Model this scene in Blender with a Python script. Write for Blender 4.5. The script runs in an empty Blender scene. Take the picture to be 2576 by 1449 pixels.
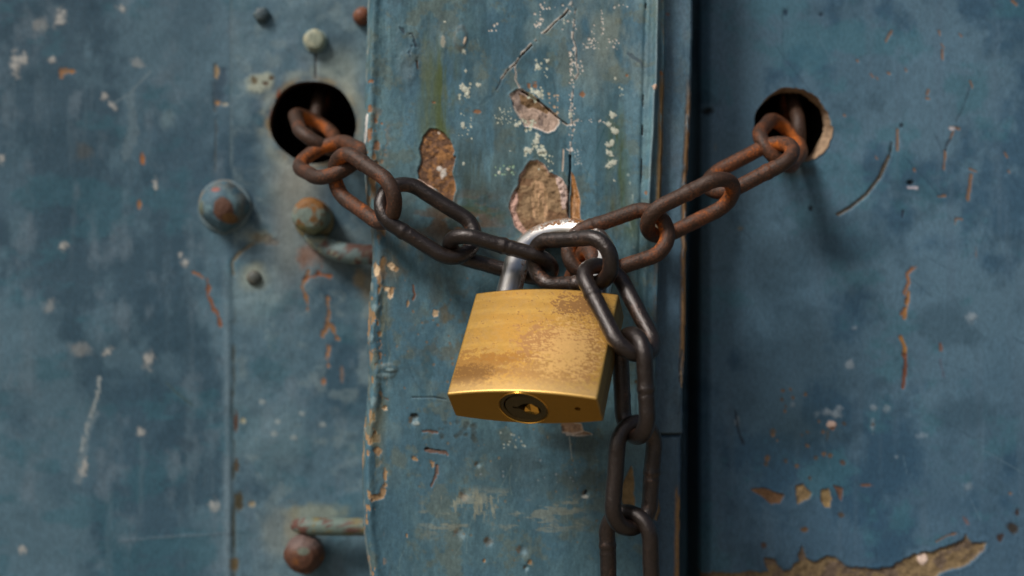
import bpy, bmesh, math
import numpy as np
from mathutils import Vector, Matrix

# ------------------------------------------------------------------ camera, sky, sun, exposure
MM = 0.001
SC = bpy.context.scene
COL = SC.collection
H0 = 1.25                       # height of the picture's centre above the ground (m)
DC = 505.0                      # camera to cover strip surface (mm)
FPX = 2576 * 50 / 36            # focal length in the 2576 px wide measuring frame

cam = bpy.data.cameras.new('camera')
camo = bpy.data.objects.new('camera', cam); COL.objects.link(camo)
camo.location = (0, -DC * MM, H0); camo.rotation_euler = (math.radians(90), 0, 0)
cam.lens = 50; cam.sensor_width = 36; cam.clip_start = 0.01; cam.clip_end = 200
cam.dof.use_dof = True
cam.dof.focus_distance = (DC - 30) * MM
cam.dof.aperture_fstop = 5.2
cam.dof.aperture_blades = 9
SC.camera = camo

SUN_EL, SUN_AZ = 46.0, -48.0    # azimuth measured from straight behind the camera towards the left
world = bpy.data.worlds.new("World"); SC.world = world; world.use_nodes = True
wn = world.node_tree; bg = wn.nodes['Background']
sky = wn.nodes.new('ShaderNodeTexSky'); sky.sky_type = 'NISHITA'; sky.sun_disc = False
sky.sun_elevation = math.radians(SUN_EL)
sky.air_density = 1.2; sky.dust_density = 4.0; sky.ozone_density = 1.0
wn.links.new(sky.outputs[0], bg.inputs[0]); bg.inputs[1].default_value = 0.05
el, az = math.radians(SUN_EL), math.radians(SUN_AZ)
tosun = Vector((math.sin(az) * math.cos(el), -math.cos(az) * math.cos(el), math.sin(el)))
sky.sun_rotation = math.atan2(tosun.x, tosun.y)
sun = bpy.data.lights.new('sun', 'SUN'); sun.energy = 2.5; sun.angle = math.radians(16); sun.color = (1, .965, .92)
suno = bpy.data.objects.new('sun', sun); COL.objects.link(suno)
suno.rotation_euler = tosun.to_track_quat('Z', 'Y').to_euler()
suno.location = tosun * 3
SC.view_settings.view_transform = 'Standard'; SC.view_settings.look = 'None'
SC.view_settings.exposure = 0.26; SC.view_settings.gamma = 1

# ------------------------------------------------------------------ helpers
def W(px, py, z):
    """measured place in the photograph (2576 px wide) at z mm in front of the strip -> metres, world"""
    px, py, z = np.asarray(px, float), np.asarray(py, float), np.asarray(z, float)
    s = FPX / (DC - z)
    return np.stack(np.broadcast_arrays((px - 1288) / s * MM, -z * MM, H0 - (py - 724.5) / s * MM), -1)

def lin(c):
    c = np.asarray(c, float) / 255
    return np.where(c < .04045, c / 12.92, ((c + .055) / 1.055) ** 2.4)

def lattice(seed, n=256):
    return np.random.default_rng(seed).random((n, n)).astype(np.float32)

def vn(U, V, sx, sy, seed):
    L = lattice(seed); x = U / sx + seed * 3.7; y = V / sy + seed * 1.3
    xi = np.floor(x).astype(int); yi = np.floor(y).astype(int)
    fx = x - xi; fy = y - yi; fx = fx * fx * (3 - 2 * fx); fy = fy * fy * (3 - 2 * fy)
    xi &= 255; yi &= 255; xj = (xi + 1) & 255; yj = (yi + 1) & 255
    return ((L[yi, xi] * (1 - fx) + L[yi, xj] * fx) * (1 - fy) + (L[yj, xi] * (1 - fx) + L[yj, xj] * fx) * fy)

def fbm(U, V, sx, sy=None, seed=1, oct=5, gain=.55):
    sy = sy or sx; r = 0; a = 1; t = 0
    for k in range(oct):
        r = r + a * vn(U, V, sx / 2 ** k, sy / 2 ** k, seed + 11 * k); t += a; a *= gain
    return r / t

def rustc(c):
    """bare wood and rust under the paint are a little yellower and greyer than a first guess"""
    c = np.asarray(c, float)
    return c * (.95, 1.02, 1.06) if c[0] > c[2] + 60 else c

def ss(x, a, b):
    t = np.clip((x - a) / (b - a), 0, 1); return t * t * (3 - 2 * t)

def link(name, me, parent=None, mat=None):
    o = bpy.data.objects.new(name, me); COL.objects.link(o)
    if mat: me.materials.append(mat)
    if parent:
        o.parent = parent
        off = Vector((0, 0, 0)); p = parent
        while p: off += p.location; p = p.parent
        me.transform(Matrix.Translation(-off))
    return o

def thing(name, label, cat, loc, group=None):
    o = bpy.data.objects.new(name, None); COL.objects.link(o); o.location = loc
    o.empty_display_size = .01
    o['label'] = label; o['category'] = cat
    if group: o['group'] = group
    return o

def mesh_np(name, co, quads, smooth=True, tris=None):
    me = bpy.data.meshes.new(name)
    co = np.ascontiguousarray(co, np.float32).reshape(-1, 3)
    me.vertices.add(len(co)); me.vertices.foreach_set('co', co.ravel())
    q = np.ascontiguousarray(quads, np.int32).reshape(-1, 4)
    nq = len(q); loops = q.ravel(); starts = np.arange(nq) * 4; tot = np.full(nq, 4)
    if tris is not None and len(tris):
        t = np.ascontiguousarray(tris, np.int32).reshape(-1, 3)
        starts = np.concatenate([starts, nq * 4 + np.arange(len(t)) * 3]); tot = np.concatenate([tot, np.full(len(t), 3)])
        loops = np.concatenate([loops, t.ravel()])
    me.loops.add(len(loops)); me.loops.foreach_set('vertex_index', loops.astype(np.int32))
    me.polygons.add(len(starts)); me.polygons.foreach_set('loop_start', starts.astype(np.int32))
    me.polygons.foreach_set('loop_total', tot.astype(np.int32))
    me.polygons.foreach_set('use_smooth', np.full(len(starts), smooth))
    me.update(calc_edges=True); me.validate()
    return me

def setcol(me, rgb, rough, name='pigment'):
    a = me.color_attributes.new(name, 'FLOAT_COLOR', 'POINT')
    d = np.concatenate([np.asarray(rgb).reshape(-1, 3), np.asarray(rough).reshape(-1, 1)], 1).astype(np.float32)
    a.data.foreach_set('color', d.ravel())

def bm_mesh(name, bm, smooth=True):
    me = bpy.data.meshes.new(name); bm.to_mesh(me); bm.free()
    for p in me.polygons: p.use_smooth = smooth
    return me

# ------------------------------------------------------------------ materials
def newmat(name):
    m = bpy.data.materials.new(name); m.use_nodes = True
    nt = m.node_tree; return m, nt, nt.nodes['Principled BSDF']

def N(nt, t, **kw):
    n = nt.nodes.new(t)
    for k, v in kw.items():
        if k.startswith('_'): setattr(n, k[1:], v)
        else: n.inputs[k.replace('__', ' ')].default_value = v
    return n

def obj_coord(nt):
    g = nt.nodes.new('ShaderNodeNewGeometry'); return g.outputs['Position']

def ramp(nt, src, stops):
    r = nt.nodes.new('ShaderNodeValToRGB'); e = r.color_ramp.elements
    while len(e) < len(stops): e.new(.5)
    for k, (p, c) in enumerate(stops):
        e[k].position = p; e[k].color = (*c, 1) if hasattr(c, '__len__') else (c, c, c, 1)
    nt.links.new(src, r.inputs[0]); return r.outputs[0]

def noise(nt, co, scale, detail=6, rough=.6, dist=0):
    n = N(nt, 'ShaderNodeTexNoise', Scale=scale, Detail=detail, Roughness=rough, Distortion=dist)
    nt.links.new(co, n.inputs['Vector']); return n.outputs['Fac']

def mixc(nt, fac, a, b, mode='MIX'):
    m = nt.nodes.new('ShaderNodeMix'); m.data_type = 'RGBA'; m.blend_type = mode
    for s, v in ((0, fac), (6, a), (7, b)):
        if isinstance(v, (int, float)): m.inputs[s].default_value = v
        elif isinstance(v, (tuple, list, np.ndarray)): m.inputs[s].default_value = (*v, 1)
        else: nt.links.new(v, m.inputs[s])
    return m.outputs[2]

def math_(nt, op, a, b=None):
    m = nt.nodes.new('ShaderNodeMath'); m.operation = op
    for s, v in ((0, a), (1, b)):
        if v is None: continue
        if isinstance(v, (int, float)): m.inputs[s].default_value = v
        else: nt.links.new(v, m.inputs[s])
    return m.outputs[0]

def bump(nt, h, bsdf, strength, dist):
    b = N(nt, 'ShaderNodeBump', Strength=strength, Distance=dist); nt.links.new(h, b.inputs['Height'])
    nt.links.new(b.outputs[0], bsdf.inputs['Normal'])

def attr(nt, name):
    a = nt.nodes.new('ShaderNodeAttribute'); a.attribute_name = name; return a

def mat_painted(name, spec=.3, grain=.13, bmp=.3):
    """weathered paint: pigment and gloss from the sheet's own wear, grain and brush marks on top"""
    m, nt, b = newmat(name); co = obj_coord(nt); a = attr(nt, 'pigment')
    mp = N(nt, 'ShaderNodeMapping'); mp.inputs['Scale'].default_value = (1, 1, .5); nt.links.new(co, mp.inputs[0])
    n1 = noise(nt, co, 1600, 5, .7); n2 = noise(nt, mp.outputs[0], 900, 4, .6)
    s = math_(nt, 'ADD', n1, n2)
    v = math_(nt, 'MULTIPLY', math_(nt, 'SUBTRACT', s, 1.0), grain * 6)
    v = math_(nt, 'ADD', v, 1.0)
    c = nt.nodes.new('ShaderNodeVectorMath'); c.operation = 'SCALE'
    nt.links.new(a.outputs['Color'], c.inputs[0]); nt.links.new(v, c.inputs['Scale'])
    nt.links.new(c.outputs[0], b.inputs['Base Color'])
    nt.links.new(a.outputs['Alpha'], b.inputs['Roughness'])
    b.inputs['Specular IOR Level'].default_value = spec
    bump(nt, s, b, bmp, .00018)
    return m

def mat_rust(name, dark, mid, orange, level, metal=.35, rough=(.38, .8), coat=0.):
    """handled iron: dark scale polished on the crowns, brown and orange rust in pits and inside the bends"""
    m, nt, b = newmat(name)
    tc = nt.nodes.new('ShaderNodeTexCoord'); co = tc.outputs['Object']
    oi = nt.nodes.new('ShaderNodeObjectInfo')
    sh = nt.nodes.new('ShaderNodeVectorMath'); sh.operation = 'MULTIPLY_ADD'
    cmb = nt.nodes.new('ShaderNodeCombineXYZ')
    for k in range(3): nt.links.new(oi.outputs['Random'], cmb.inputs[k])
    nt.links.new(co, sh.inputs[0]); sh.inputs[1].default_value = (1, 1, 1); nt.links.new(cmb.outputs[0], sh.inputs[2])
    co = sh.outputs[0]
    a = attr(nt, 'rust')
    big = noise(nt, co, 170, 5, .62); fine = noise(nt, co, 1300, 6, .72); pit = noise(nt, co, 650, 4, .7)
    x = math_(nt, 'ADD', math_(nt, 'MULTIPLY', big, .95), math_(nt, 'MULTIPLY', fine, .75))
    x = math_(nt, 'ADD', x, math_(nt, 'MULTIPLY', a.outputs['Fac'], .62))
    x = math_(nt, 'ADD', x, level - .85)
    c = ramp(nt, x, [(.28, dark), (.52, mid), (.72, orange), (.95, orange)])
    c = mixc(nt, .55, c, ramp(nt, fine, [(.36, .18), (.5, .6), (.64, 1.0)]), 'MULTIPLY')
    c2 = nt.nodes.new('ShaderNodeVectorMath'); c2.operation = 'SCALE'; nt.links.new(c, c2.inputs[0]); c2.inputs['Scale'].default_value = 1.35
    nt.links.new(c2.outputs[0], b.inputs['Base Color'])
    nt.links.new(ramp(nt, x, [(.3, rough[0]), (.7, rough[1])]), b.inputs['Roughness'])
    mt = ramp(nt, x, [(.3, metal), (.6, 0.0)]); nt.links.new(mt, b.inputs['Metallic'])
    b.inputs['Specular IOR Level'].default_value = .75 if coat else .4
    b.inputs['Coat Weight'].default_value = coat; b.inputs['Coat Roughness'].default_value = .3
    bump(nt, math_(nt, 'ADD', fine, math_(nt, 'MULTIPLY', pit, 1.4)), b, .5, .00028)
    return m

def mat_attr_metal(name, metal, bmp=.15, tint=1.0):
    m, nt, b = newmat(name); a = attr(nt, 'pigment'); co = nt.nodes.new('ShaderNodeTexCoord').outputs['Object']
    n = noise(nt, co, 2600, 4, .7); n2 = noise(nt, co, 700, 5, .7)
    s = math_(nt, 'ADD', math_(nt, 'MULTIPLY', n, .35), math_(nt, 'MULTIPLY', n2, .25)); s = math_(nt, 'ADD', s, .7)
    c = nt.nodes.new('ShaderNodeVectorMath'); c.operation = 'SCALE'
    nt.links.new(a.outputs['Color'], c.inputs[0]); nt.links.new(s, c.inputs['Scale'])
    nt.links.new(c.outputs[0], b.inputs['Base Color'])
    nt.links.new(math_(nt, 'MULTIPLY', a.outputs['Alpha'], math_(nt, 'ADD', math_(nt, 'MULTIPLY', n2, .3), .85)), b.inputs['Roughness'])
    b.inputs['Metallic'].default_value = metal
    bump(nt, n, b, bmp, .0001)
    return m

def mat_plain(name, c, rough, metal=0., nscale=900, amt=.35, bmp=.3):
    m, nt, b = newmat(name); co = nt.nodes.new('ShaderNodeTexCoord').outputs['Object']
    n = noise(nt, co, nscale, 5, .7)
    k = ramp(nt, n, [(.3, tuple(np.array(c) * (1 - amt))), (.7, tuple(np.minimum(1, np.array(c) * (1 + amt))))])
    nt.links.new(k, b.inputs['Base Color']); b.inputs['Roughness'].default_value = rough; b.inputs['Metallic'].default_value = metal
    bump(nt, n, b, bmp, .0002); return m

M_PAINT = mat_painted('weathered_blue_paint')
M_STRIP = mat_painted('weathered_teal_paint', spec=.36, grain=.14, bmp=.35)
M_CHAIN_DARK = mat_rust('dark_handled_iron', lin((46, 37, 33)), lin((72, 48, 34)), lin((140, 80, 26)), .09, .5, (.30, .68), .22)
M_CHAIN_RUST = mat_rust('rusty_iron', lin((64, 45, 34)), lin((104, 60, 34)), lin((166, 86, 22)), .10, .1, (.5, .85))
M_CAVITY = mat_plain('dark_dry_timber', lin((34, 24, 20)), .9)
M_WOOD = mat_plain('splintered_timber_edge', lin((158, 132, 106)), .85, nscale=500, amt=.45, bmp=.8)

# ------------------------------------------------------------------ painted sheets with wear cut into them
class Sheet:
    """a regular grid, in px of the measuring frame at its own depth; colour, gloss and relief are worn into it"""
    def __init__(s, x0, x1, y0, y1, step, z, base, seed):
        s.z = z; s.step = step; s.seed = seed
        s.u = np.arange(x0, x1 + step, step); s.v = np.arange(y0, y1 + step, step)
        s.U, s.V = np.meshgrid(s.u, s.v); s.c = np.broadcast_to(lin(base), s.U.shape + (3,)).copy()
        s.r = np.full(s.U.shape, .55); s.h = np.zeros(s.U.shape)
    def box(s, x0, y0, x1, y1):
        i0, i1 = np.searchsorted(s.u, [x0, x1]); j0, j1 = np.searchsorted(s.v, [y0, y1])
        return slice(max(j0 - 1, 0), j1 + 1), slice(max(i0 - 1, 0), i1 + 1)
    def mix(s, m, color=None, rough=None, h=None, sl=(slice(None), slice(None))):
        if color is not None:
            c = lin(rustc(color)) if not isinstance(color, np.ndarray) else color
            s.c[sl] = s.c[sl] * (1 - m[..., None]) + c * m[..., None]
        if rough is not None: s.r[sl] = s.r[sl] * (1 - m) + rough * m
        if h is not None: s.h[sl] = s.h[sl] + h * m
    def poly(s, pts, color, h=-.35, edge=5, rag=7, rough=.85, lip=.12, lipcol=None, tex=None, amt=1., rscale=22):
        P = np.array(pts, float); pad = 30
        sl = s.box(P[:, 0].min() - pad, P[:, 1].min() - pad, P[:, 0].max() + pad, P[:, 1].max() + pad)
        U, V = s.U[sl], s.V[sl]
        if U.size == 0: return
        d = np.full(U.shape, 1e9); ins = np.zeros(U.shape, bool); n = len(P)
        for k in range(n):
            a, b = P[k], P[(k + 1) % n]; e = b - a
            t = np.clip(((U - a[0]) * e[0] + (V - a[1]) * e[1]) / (e @ e + 1e-9), 0, 1)
            d = np.minimum(d, np.hypot(U - a[0] - t * e[0], V - a[1] - t * e[1]))
            c = (a[1] > V) != (b[1] > V)
            ins ^= c & (U < (b[0] - a[0]) * (V - a[1]) / ((b[1] - a[1]) + 1e-9) + a[0])
        sd = np.where(ins, -d, d) + (fbm(U, V, rscale, seed=s.seed + len(pts) * 7, oct=4) - .5) * 2 * rag
        m = (1 - ss(sd, -edge / 2, edge / 2)) * amt
        if lip: s.mix(np.exp(-((sd - edge) / (edge * .8)) ** 2), h=lip, sl=sl)
        if lipcol is not None: s.mix(np.exp(-((sd + edge * .2) / (edge * .7)) ** 2) * .8 * (fbm(U, V, 15, seed=5) > .45), lipcol, sl=sl)
        col = lin(rustc(color))
        if tex is not None:
            sx, sy, c2, th = tex; f = ss(fbm(U, V, sx, sy, seed=s.seed + 3, oct=5, gain=.65), th - .08, th + .08)[..., None]
            col = col * (1 - f) + lin(c2) * f
        else: col = np.broadcast_to(col, U.shape + (3,)).copy()
        col = col * (.65 + .7 * fbm(U, V, 9, seed=s.seed + 9, oct=3))[..., None]
        s.c[sl] = s.c[sl] * (1 - m[..., None]) + col * m[..., None]
        s.r[sl] = s.r[sl] * (1 - m) + rough * m
        s.h[sl] += m * (h + (fbm(U, V, 16, seed=s.seed + 2, oct=4, gain=.7) - .5) * (abs(h) + .1) * 1.5)
        if lipcol is not None: s.mix(np.exp(-((sd + edge * .3) / (edge * .6)) ** 2) * .85 * (vn(U, V, 30, 30, 8) > .4), lipcol, sl=sl)
    def line(s, pts, w, color, h=-.2, rag=2.5, amt=1., rough=.8, rs=14, gaps=0.):
        P = np.array(pts, float); pad = 4 * w + 3 * rag + 4
        sl = s.box(P[:, 0].min() - pad, P[:, 1].min() - pad, P[:, 0].max() + pad, P[:, 1].max() + pad)
        U, V = s.U[sl], s.V[sl]
        if U.size == 0: return
        d = np.full(U.shape, 1e9)
        for a, b in zip(P[:-1], P[1:]):
            e = b - a; t = np.clip(((U - a[0]) * e[0] + (V - a[1]) * e[1]) / (e @ e + 1e-9), 0, 1)
            d = np.minimum(d, np.hypot(U - a[0] - t * e[0], V - a[1] - t * e[1]))
        ww = w * .5 + (fbm(U, V, rs, seed=s.seed + len(pts), oct=3) - .5) * 2 * rag
        m = (1 - ss(d - ww, -1.2, 1.6)) * amt
        if gaps: m = m * ss(vn(U, V, 11, 11, 77), gaps - .1, gaps + .1)
        s.mix(m, color, rough, h, sl)
    def spot(s, x, y, rx, ry, color, h=-.2, ang=0, amt=1., soft=.35, rag=.5, rough=.8):
        R = max(rx, ry) * 2.2 + 6; sl = s.box(x - R, y - R, x + R, y + R); U, V = s.U[sl], s.V[sl]
        if U.size == 0: return
        ca, sa = math.cos(math.radians(ang)), math.sin(math.radians(ang))
        a = ((U - x) * ca + (V - y) * sa) / rx; b = (-(U - x) * sa + (V - y) * ca) / ry
        d = np.hypot(a, b) + (fbm(U, V, max(6, min(rx, ry)), seed=s.seed + int(x) % 97, oct=3) - .5) * 2 * rag
        s.mix((1 - ss(d, 1 - soft, 1 + soft)) * amt, color, rough, h, sl)
    def dent(s, x, y, r, h):
        sl = s.box(x - 3 * r, y - 3 * r, x + 3 * r, y + 3 * r); U, V = s.U[sl], s.V[sl]
        s.h[sl] += h * np.exp(-((U - x) ** 2 + (V - y) ** 2) / r ** 2)
    def speck(s, x0, y0, x1, y1, n, r, color, seed, ay=1.3, amt=1.):
        g = np.random.default_rng(seed)
        for _ in range(n):
            rr = r * g.uniform(.5, 1.5)
            s.spot(x0 + (x1 - x0) * g.random(), y0 + (y1 - y0) * g.random(), rr, rr * g.uniform(.8, ay), color, -.12, g.uniform(-25, 25), amt)
    def build(s, name, parent, mat, keep=None, zmap=None, snap=None):
        U, V = s.U.copy(), s.V.copy()
        if snap: U, V = snap(U, V)
        z = s.z + s.h + (zmap if zmap is not None else 0)
        s0 = FPX / (DC - s.z)                         # px to mm at the sheet's own depth: relief goes straight out
        co = np.stack([(U - 1288) / s0 * MM, -z * MM, H0 - (V - 724.5) / s0 * MM], -1)
        ny, nx = U.shape; I = np.arange(ny * nx).reshape(ny, nx)
        q = np.stack([I[:-1, :-1], I[1:, :-1], I[1:, 1:], I[:-1, 1:]], -1).reshape(-1, 4)
        if keep is not None:
            kq = keep[q // nx, q % nx].all(1) if keep.ndim == 2 else keep
            q = q[kq]
        lum = (s.c * (.25, .6, .15)).sum(-1, keepdims=True); blue = ss(s.c[..., 2:3] - s.c[..., 0:1], .0, .04)
        c = np.clip(lum + (s.c - lum) * (1 + .10 * blue), .004, 1) * (1 - .08 * blue)
        me = mesh_np(name, co, q); setcol(me, c, s.r)
        return link(name, me, parent, mat)

def hole_snap(cx, cy, rfun):
    """push grid points just inside the rim onto it; the caller drops faces further in"""
    def f(U, V):
        a = np.arctan2(V - cy, U - cx); d = np.hypot(U - cx, V - cy); r = rfun(a)
        m = d < r
        return np.where(m, cx + r * np.cos(a), U), np.where(m, cy + r * np.sin(a), V)
    return f

def tube_wall(name, cx, cy, z0, r0, z1, r1, parent, mat, n=180, rings=6, noise_amt=0.):
    """the cut face of a hole, from its front rim back into the dark"""
    s0 = FPX / (DC - z0); a = np.linspace(0, 2 * math.pi, n, endpoint=False); co = []
    for k in range(rings + 1):
        t = k / rings; r = (r0(a) * (1 - t) + r1(a) * t) / s0
        if 0 < k: r = r + noise_amt * (vn(a * 30, a * 0 + k * 5, 1.3, 1.3, 5) - .5)
        z = z0 + (z1 - z0) * t
        co.append(np.stack([((cx - 1288) / s0 + r * np.cos(a)) * MM, np.full(n, -z * MM), H0 - ((cy - 724.5) / s0 + r * np.sin(a)) * MM], -1))
    I = np.arange((rings + 1) * n).reshape(rings + 1, n); J = np.roll(I, -1, 1)
    q = np.stack([I[:-1], J[:-1], J[1:], I[1:]], -1).reshape(-1, 4)
    me = mesh_np(name, np.array(co), q); return link(name, me, parent, mat)

def box_mesh(name, x0, x1, y0, y1, z0, z1, parent, mat, bevel=0):
    """metres: x, depth y, height z"""
    bm = bmesh.new(); bmesh.ops.create_cube(bm, size=1)
    for v in bm.verts:
        v.co = Vector((x0 + (v.co.x + .5) * (x1 - x0), y0 + (v.co.y + .5) * (y1 - y0), z0 + (v.co.z + .5) * (z1 - z0)))
    if bevel: bmesh.ops.bevel(bm, geom=bm.edges[:], offset=bevel, segments=3, affect='EDGES')
    return link(name, bm_mesh(name, bm, False), parent, mat)

# ================================================================== GROUND: unseen paving, added to bounce daylight onto the padlock's underside
M_PAVE = mat_plain('pale_bounce_paving', lin((126, 116, 100)), .9, nscale=6, amt=.15)
bm = bmesh.new(); bmesh.ops.create_grid(bm, x_segments=1, y_segments=1, size=6); bmesh.ops.translate(bm, verts=bm.verts[:], vec=(0, -5.8, 0))
pave = link('bounce_pavement', bm_mesh('bounce_pavement', bm, False), None, M_PAVE); pave['kind'] = 'structure'; pave['label'] = 'unseen pale paving added before the blue doors to bounce daylight up'

# ================================================================== LEFT DOOR
ZL = -50.0; ZR = -30.0
left = thing('metal_door', 'scratched blue-grey riveted steel door leaf with a large round chain hole near the bolt heads', 'door', (-.09, .050, H0 - .13))
S = Sheet(-330, 1000, -300, 1760, 4, ZL, (62, 88, 104), 21)
U, V = S.U, S.V
n = fbm(U, V, 330, 420, 3, 5); S.mix(ss(n, .38, .62), (88, 114, 128), .45)
n = fbm(U, V, 190, 260, 8, 6, .62); S.mix(ss(n, .5, .66) * .8, (48, 74, 90), .6)
n = fbm(U, V, 150, 90, 9, 6, .66); S.mix(ss(n, .54, .66) * .5, (62, 102, 116), .4)
n = fbm(U, V, 60, 90, 14, 5); S.mix(ss(n, .55, .8) * .6, (104, 122, 134), .5)
n = fbm(U, V, 30, 300, 17, 4); S.mix(ss(n, .6, .85) * .35, (100, 120, 132))
plate = ss(U, 582, 592)
n = fbm(U, V, 120, 120, 33, 5); S.mix(plate * ss(n, .35, .7) * .65, (108, 132, 142), .45)
n = fbm(U, V, 40, 40, 34, 5); S.mix(plate * ss(n, .55, .75) * .45, (128, 146, 150), .45)
S.mix(ss(fbm(U, V, 40, 40, 35, 5), .6, .8) * plate * .4, (66, 88, 100))
# overlapping sheet edge: left sheet proud of the lock plate
edge = 583 + 4 * (fbm(U * 0, V, 90, 90, 4) - .5)
S.h += .45 * (1 - ss(U, edge - 8, edge + 5)) * ss(V, 640, 665) * np.exp(-np.clip(edge - U, 0, 999) / 45)
S.h += .15 * np.exp(-((U - 572) / 12) ** 2) * ss(V, 650, 690)
S.mix(np.exp(-((U - 573) / 9) ** 2) * ss(V, 560, 720) * .5 * ss(fbm(U, V, 30, 140, 47, 4), .25, .6), (128, 146, 156), .45)  # painted highlight along the raised sheet edge
S.mix(np.exp(-((U - 588) / 5) ** 2) * ss(V, 660, 700) * ss(fbm(U, V, 30, 60, 41, 3), .35, .6), (62, 66, 56), .8, -.3)  # the edge's shadow painted as a dark line beside the seam
S.h += .35 * (1 - ss(U, 574, 586)) * (1 - ss(V, 420, 450)) * np.exp(-np.clip(580 - U, 0, 999) / 45)
S.mix(np.exp(-((U - 582) / 4) ** 2) * (1 - ss(V, 400, 440)) * .45, (134, 154, 160))  # same painted highlight, upper run of the edge
S.line([(540, 150), (539, 250), (543, 330), (540, 440)], 5, (74, 80, 80), -.25, 2.5, .7, gaps=.3)
S.spot(555, 218, 18, 44, (58, 78, 94), -.25, 0, .8, .5, .8)
S.spot(545, 180, 6, 16, (150, 130, 100)); S.spot(548, 258, 6, 6, (165, 120, 80)); S.spot(565, 262, 8, 5, (150, 150, 140))
# corner of the plate below the big bolt
S.line([(588, 690), (584, 660), (604, 635), (640, 612)], 6, (120, 104, 70), -.5, 3, .8)
S.spot(668, 602, 26, 10, (82, 62, 54), -.5, 8, .9, rag=.9); S.spot(690, 611, 12, 7, (58, 46, 44))
S.spot(650, 596, 30, 16, (150, 150, 128), .0, 0, .5, .6)
S.spot(640, 698, 34, 34, (160, 162, 140), 0, 0, .75, .5, .2); S.spot(640, 740, 60, 70, (126, 148, 154), 0, 0, .5, .6)
# pale scaly patch left of the hole
S.spot(652, 206, 36, 24, (160, 166, 150), .3, -8, .9, .3, .4)
S.spot(640, 202, 10, 9, (104, 96, 76)); S.spot(668, 210, 9, 6, (80, 60, 44)); S.spot(684, 196, 10, 5, (80, 66, 48))
# rust and pale limescale ring of the hole
hd = np.hypot(U - 787, V - 307)
S.mix(np.exp(-((hd - 112) / 9) ** 2) * ss(fbm(U, V, 40, 40, 44), .3, .6) * .85, (140, 108, 66), .8)
S.mix(np.exp(-((hd - 128) / 14) ** 2) * ss(fbm(U, V, 60, 60, 45), .35, .6) * .7, (142, 152, 146), .6)
S.mix(ss(U + V * .3, 700, 900) * np.exp(-((U - 740) / 70) ** 2 - ((V - 455) / 75) ** 2) * .7, (150, 150, 138), .6)
S.mix(np.exp(-((U - 725) / 40) ** 2 - ((V - 560) / 150) ** 2) * .6, (140, 144, 138), .6)
S.mix(np.exp(-((U - 800) / 110) ** 2 - ((V - 640) / 60) ** 2) * .5, (132, 140, 136), .6)
S.mix(np.exp(-((U - 850) / 60) ** 2 - ((V - 160) / 45) ** 2) * .5, (150, 160, 150), .6)
S.mix(np.exp(-((U - 880) / 22) ** 2 - ((V - 230) / 60) ** 2) * .6, (160, 164, 150), .6)
S.spot(702, 250, 5, 22, (140, 70, 44)); S.spot(684, 300, 5, 24, (130, 70, 44))
S.line([(793, 130), (795, 160), (793, 196)], 2.5, (50, 42, 40), -.6, .6)
S.mix(np.exp(-((hd - 60) / 58) ** 2) * 0, (0, 0, 0))
# rust veins
OR = (142, 98, 66)
S.line([(478, 683), (500, 690), (512, 700)], 5, (150, 96, 64), -.3, 7)
S.line([(520, 700), (526, 722), (523, 745), (535, 770), (548, 790), (555, 818)], 8, (132, 82, 58), -.3, 7)
S.line([(775, 680), (770, 700), (758, 720), (770, 745), (774, 780)], 7, OR, -.3, 7)
S.line([(768, 700), (800, 692), (838, 695)], 6, (150, 86, 50), -.3, 7); S.line([(800, 690), (812, 668)], 4, (130, 70, 44), -.3, 7)
S.line([(826, 748), (829, 790), (824, 820), (810, 845)], 7, OR, -.3, 7); S.line([(828, 815), (850, 850)], 6, OR, -.3, 7)
S.line([(826, 855), (825, 920)], 7, (168, 110, 66), -.3, 7, .85, gaps=.3); S.spot(815, 960, 6, 9, (150, 100, 70)); S.spot(860, 940, 5, 20, (130, 104, 84), amt=.6)
for a in ((785, 640, 22, 30), (760, 650, 12, 25)): S.spot(*a, (132, 80, 52), 0, 0, .6, .6, .6)
# pale scratches and chips
for x, y, rx, ry, a in ((262, 243, 8, 8, 0), (284, 266, 7, 10, -30), (345, 160, 14, 10, 20), (374, 908, 11, 17, 0), (538, 1273, 10, 13, 20), (466, 661, 8, 9, 0), (455, 640, 6, 6, 0),
        (150, 45, 12, 20, 20), (100, 66, 14, 22, 25), (305, 22, 9, 7, 30), (5, 400, 8, 10, 0), (205, 880, 22, 15, 20), (272, 885, 12, 7, -30), (125, 770, 15, 12, 0),
        (40, 160, 10, 26, 0), (60, 150, 8, 12, 0), (132, 152, 8, 8, 0), (390, 465, 5, 12, 0), (352, 1090, 8, 10, 0), (210, 1180, 7, 20, 10), (160, 620, 9, 9, 0), (56, 1385, 8, 9, 30)):
    S.spot(x, y, rx * 1.0, ry * 1.0, (176, 174, 168), .1, a, .8 if rx < 13 else .4, .7, 1.1)
S.spot(420, 300, 18, 22, (104, 126, 134), 0, 0, .7, .5); S.spot(205, 385, 22, 22, (84, 86, 84), 0, 0, .6, .6, .8)
S.spot(166, 180, 8, 8, (150, 110, 80)); S.spot(154, 184, 6, 12, (150, 104, 70)); S.spot(180, 180, 8, 5, (160, 110, 70)); S.spot(358, 400, 6, 14, (160, 100, 60)); S.spot(350, 515, 5, 12, (150, 100, 66))
S.line([(250, 950), (245, 990), (232, 1030), (215, 1080), (205, 1130)], 8, (164, 170, 168), 0, 5, .7, gaps=.35)
S.line([(235, 1040), (215, 1100), (200, 1170), (195, 1210)], 20, (130, 144, 150), 0, 9, .4)
S.line([(330, 240), (335, 330), (318, 390)], 26, (112, 130, 138), 0, 10, .45); S.line([(380, 178), (320, 240), (280, 262)], 3, (130, 144, 148), 0, 1, .6)
S.line([(420, 965), (440, 985), (485, 1020)], 5, (66, 84, 84), -.1, 1, .7)
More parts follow.
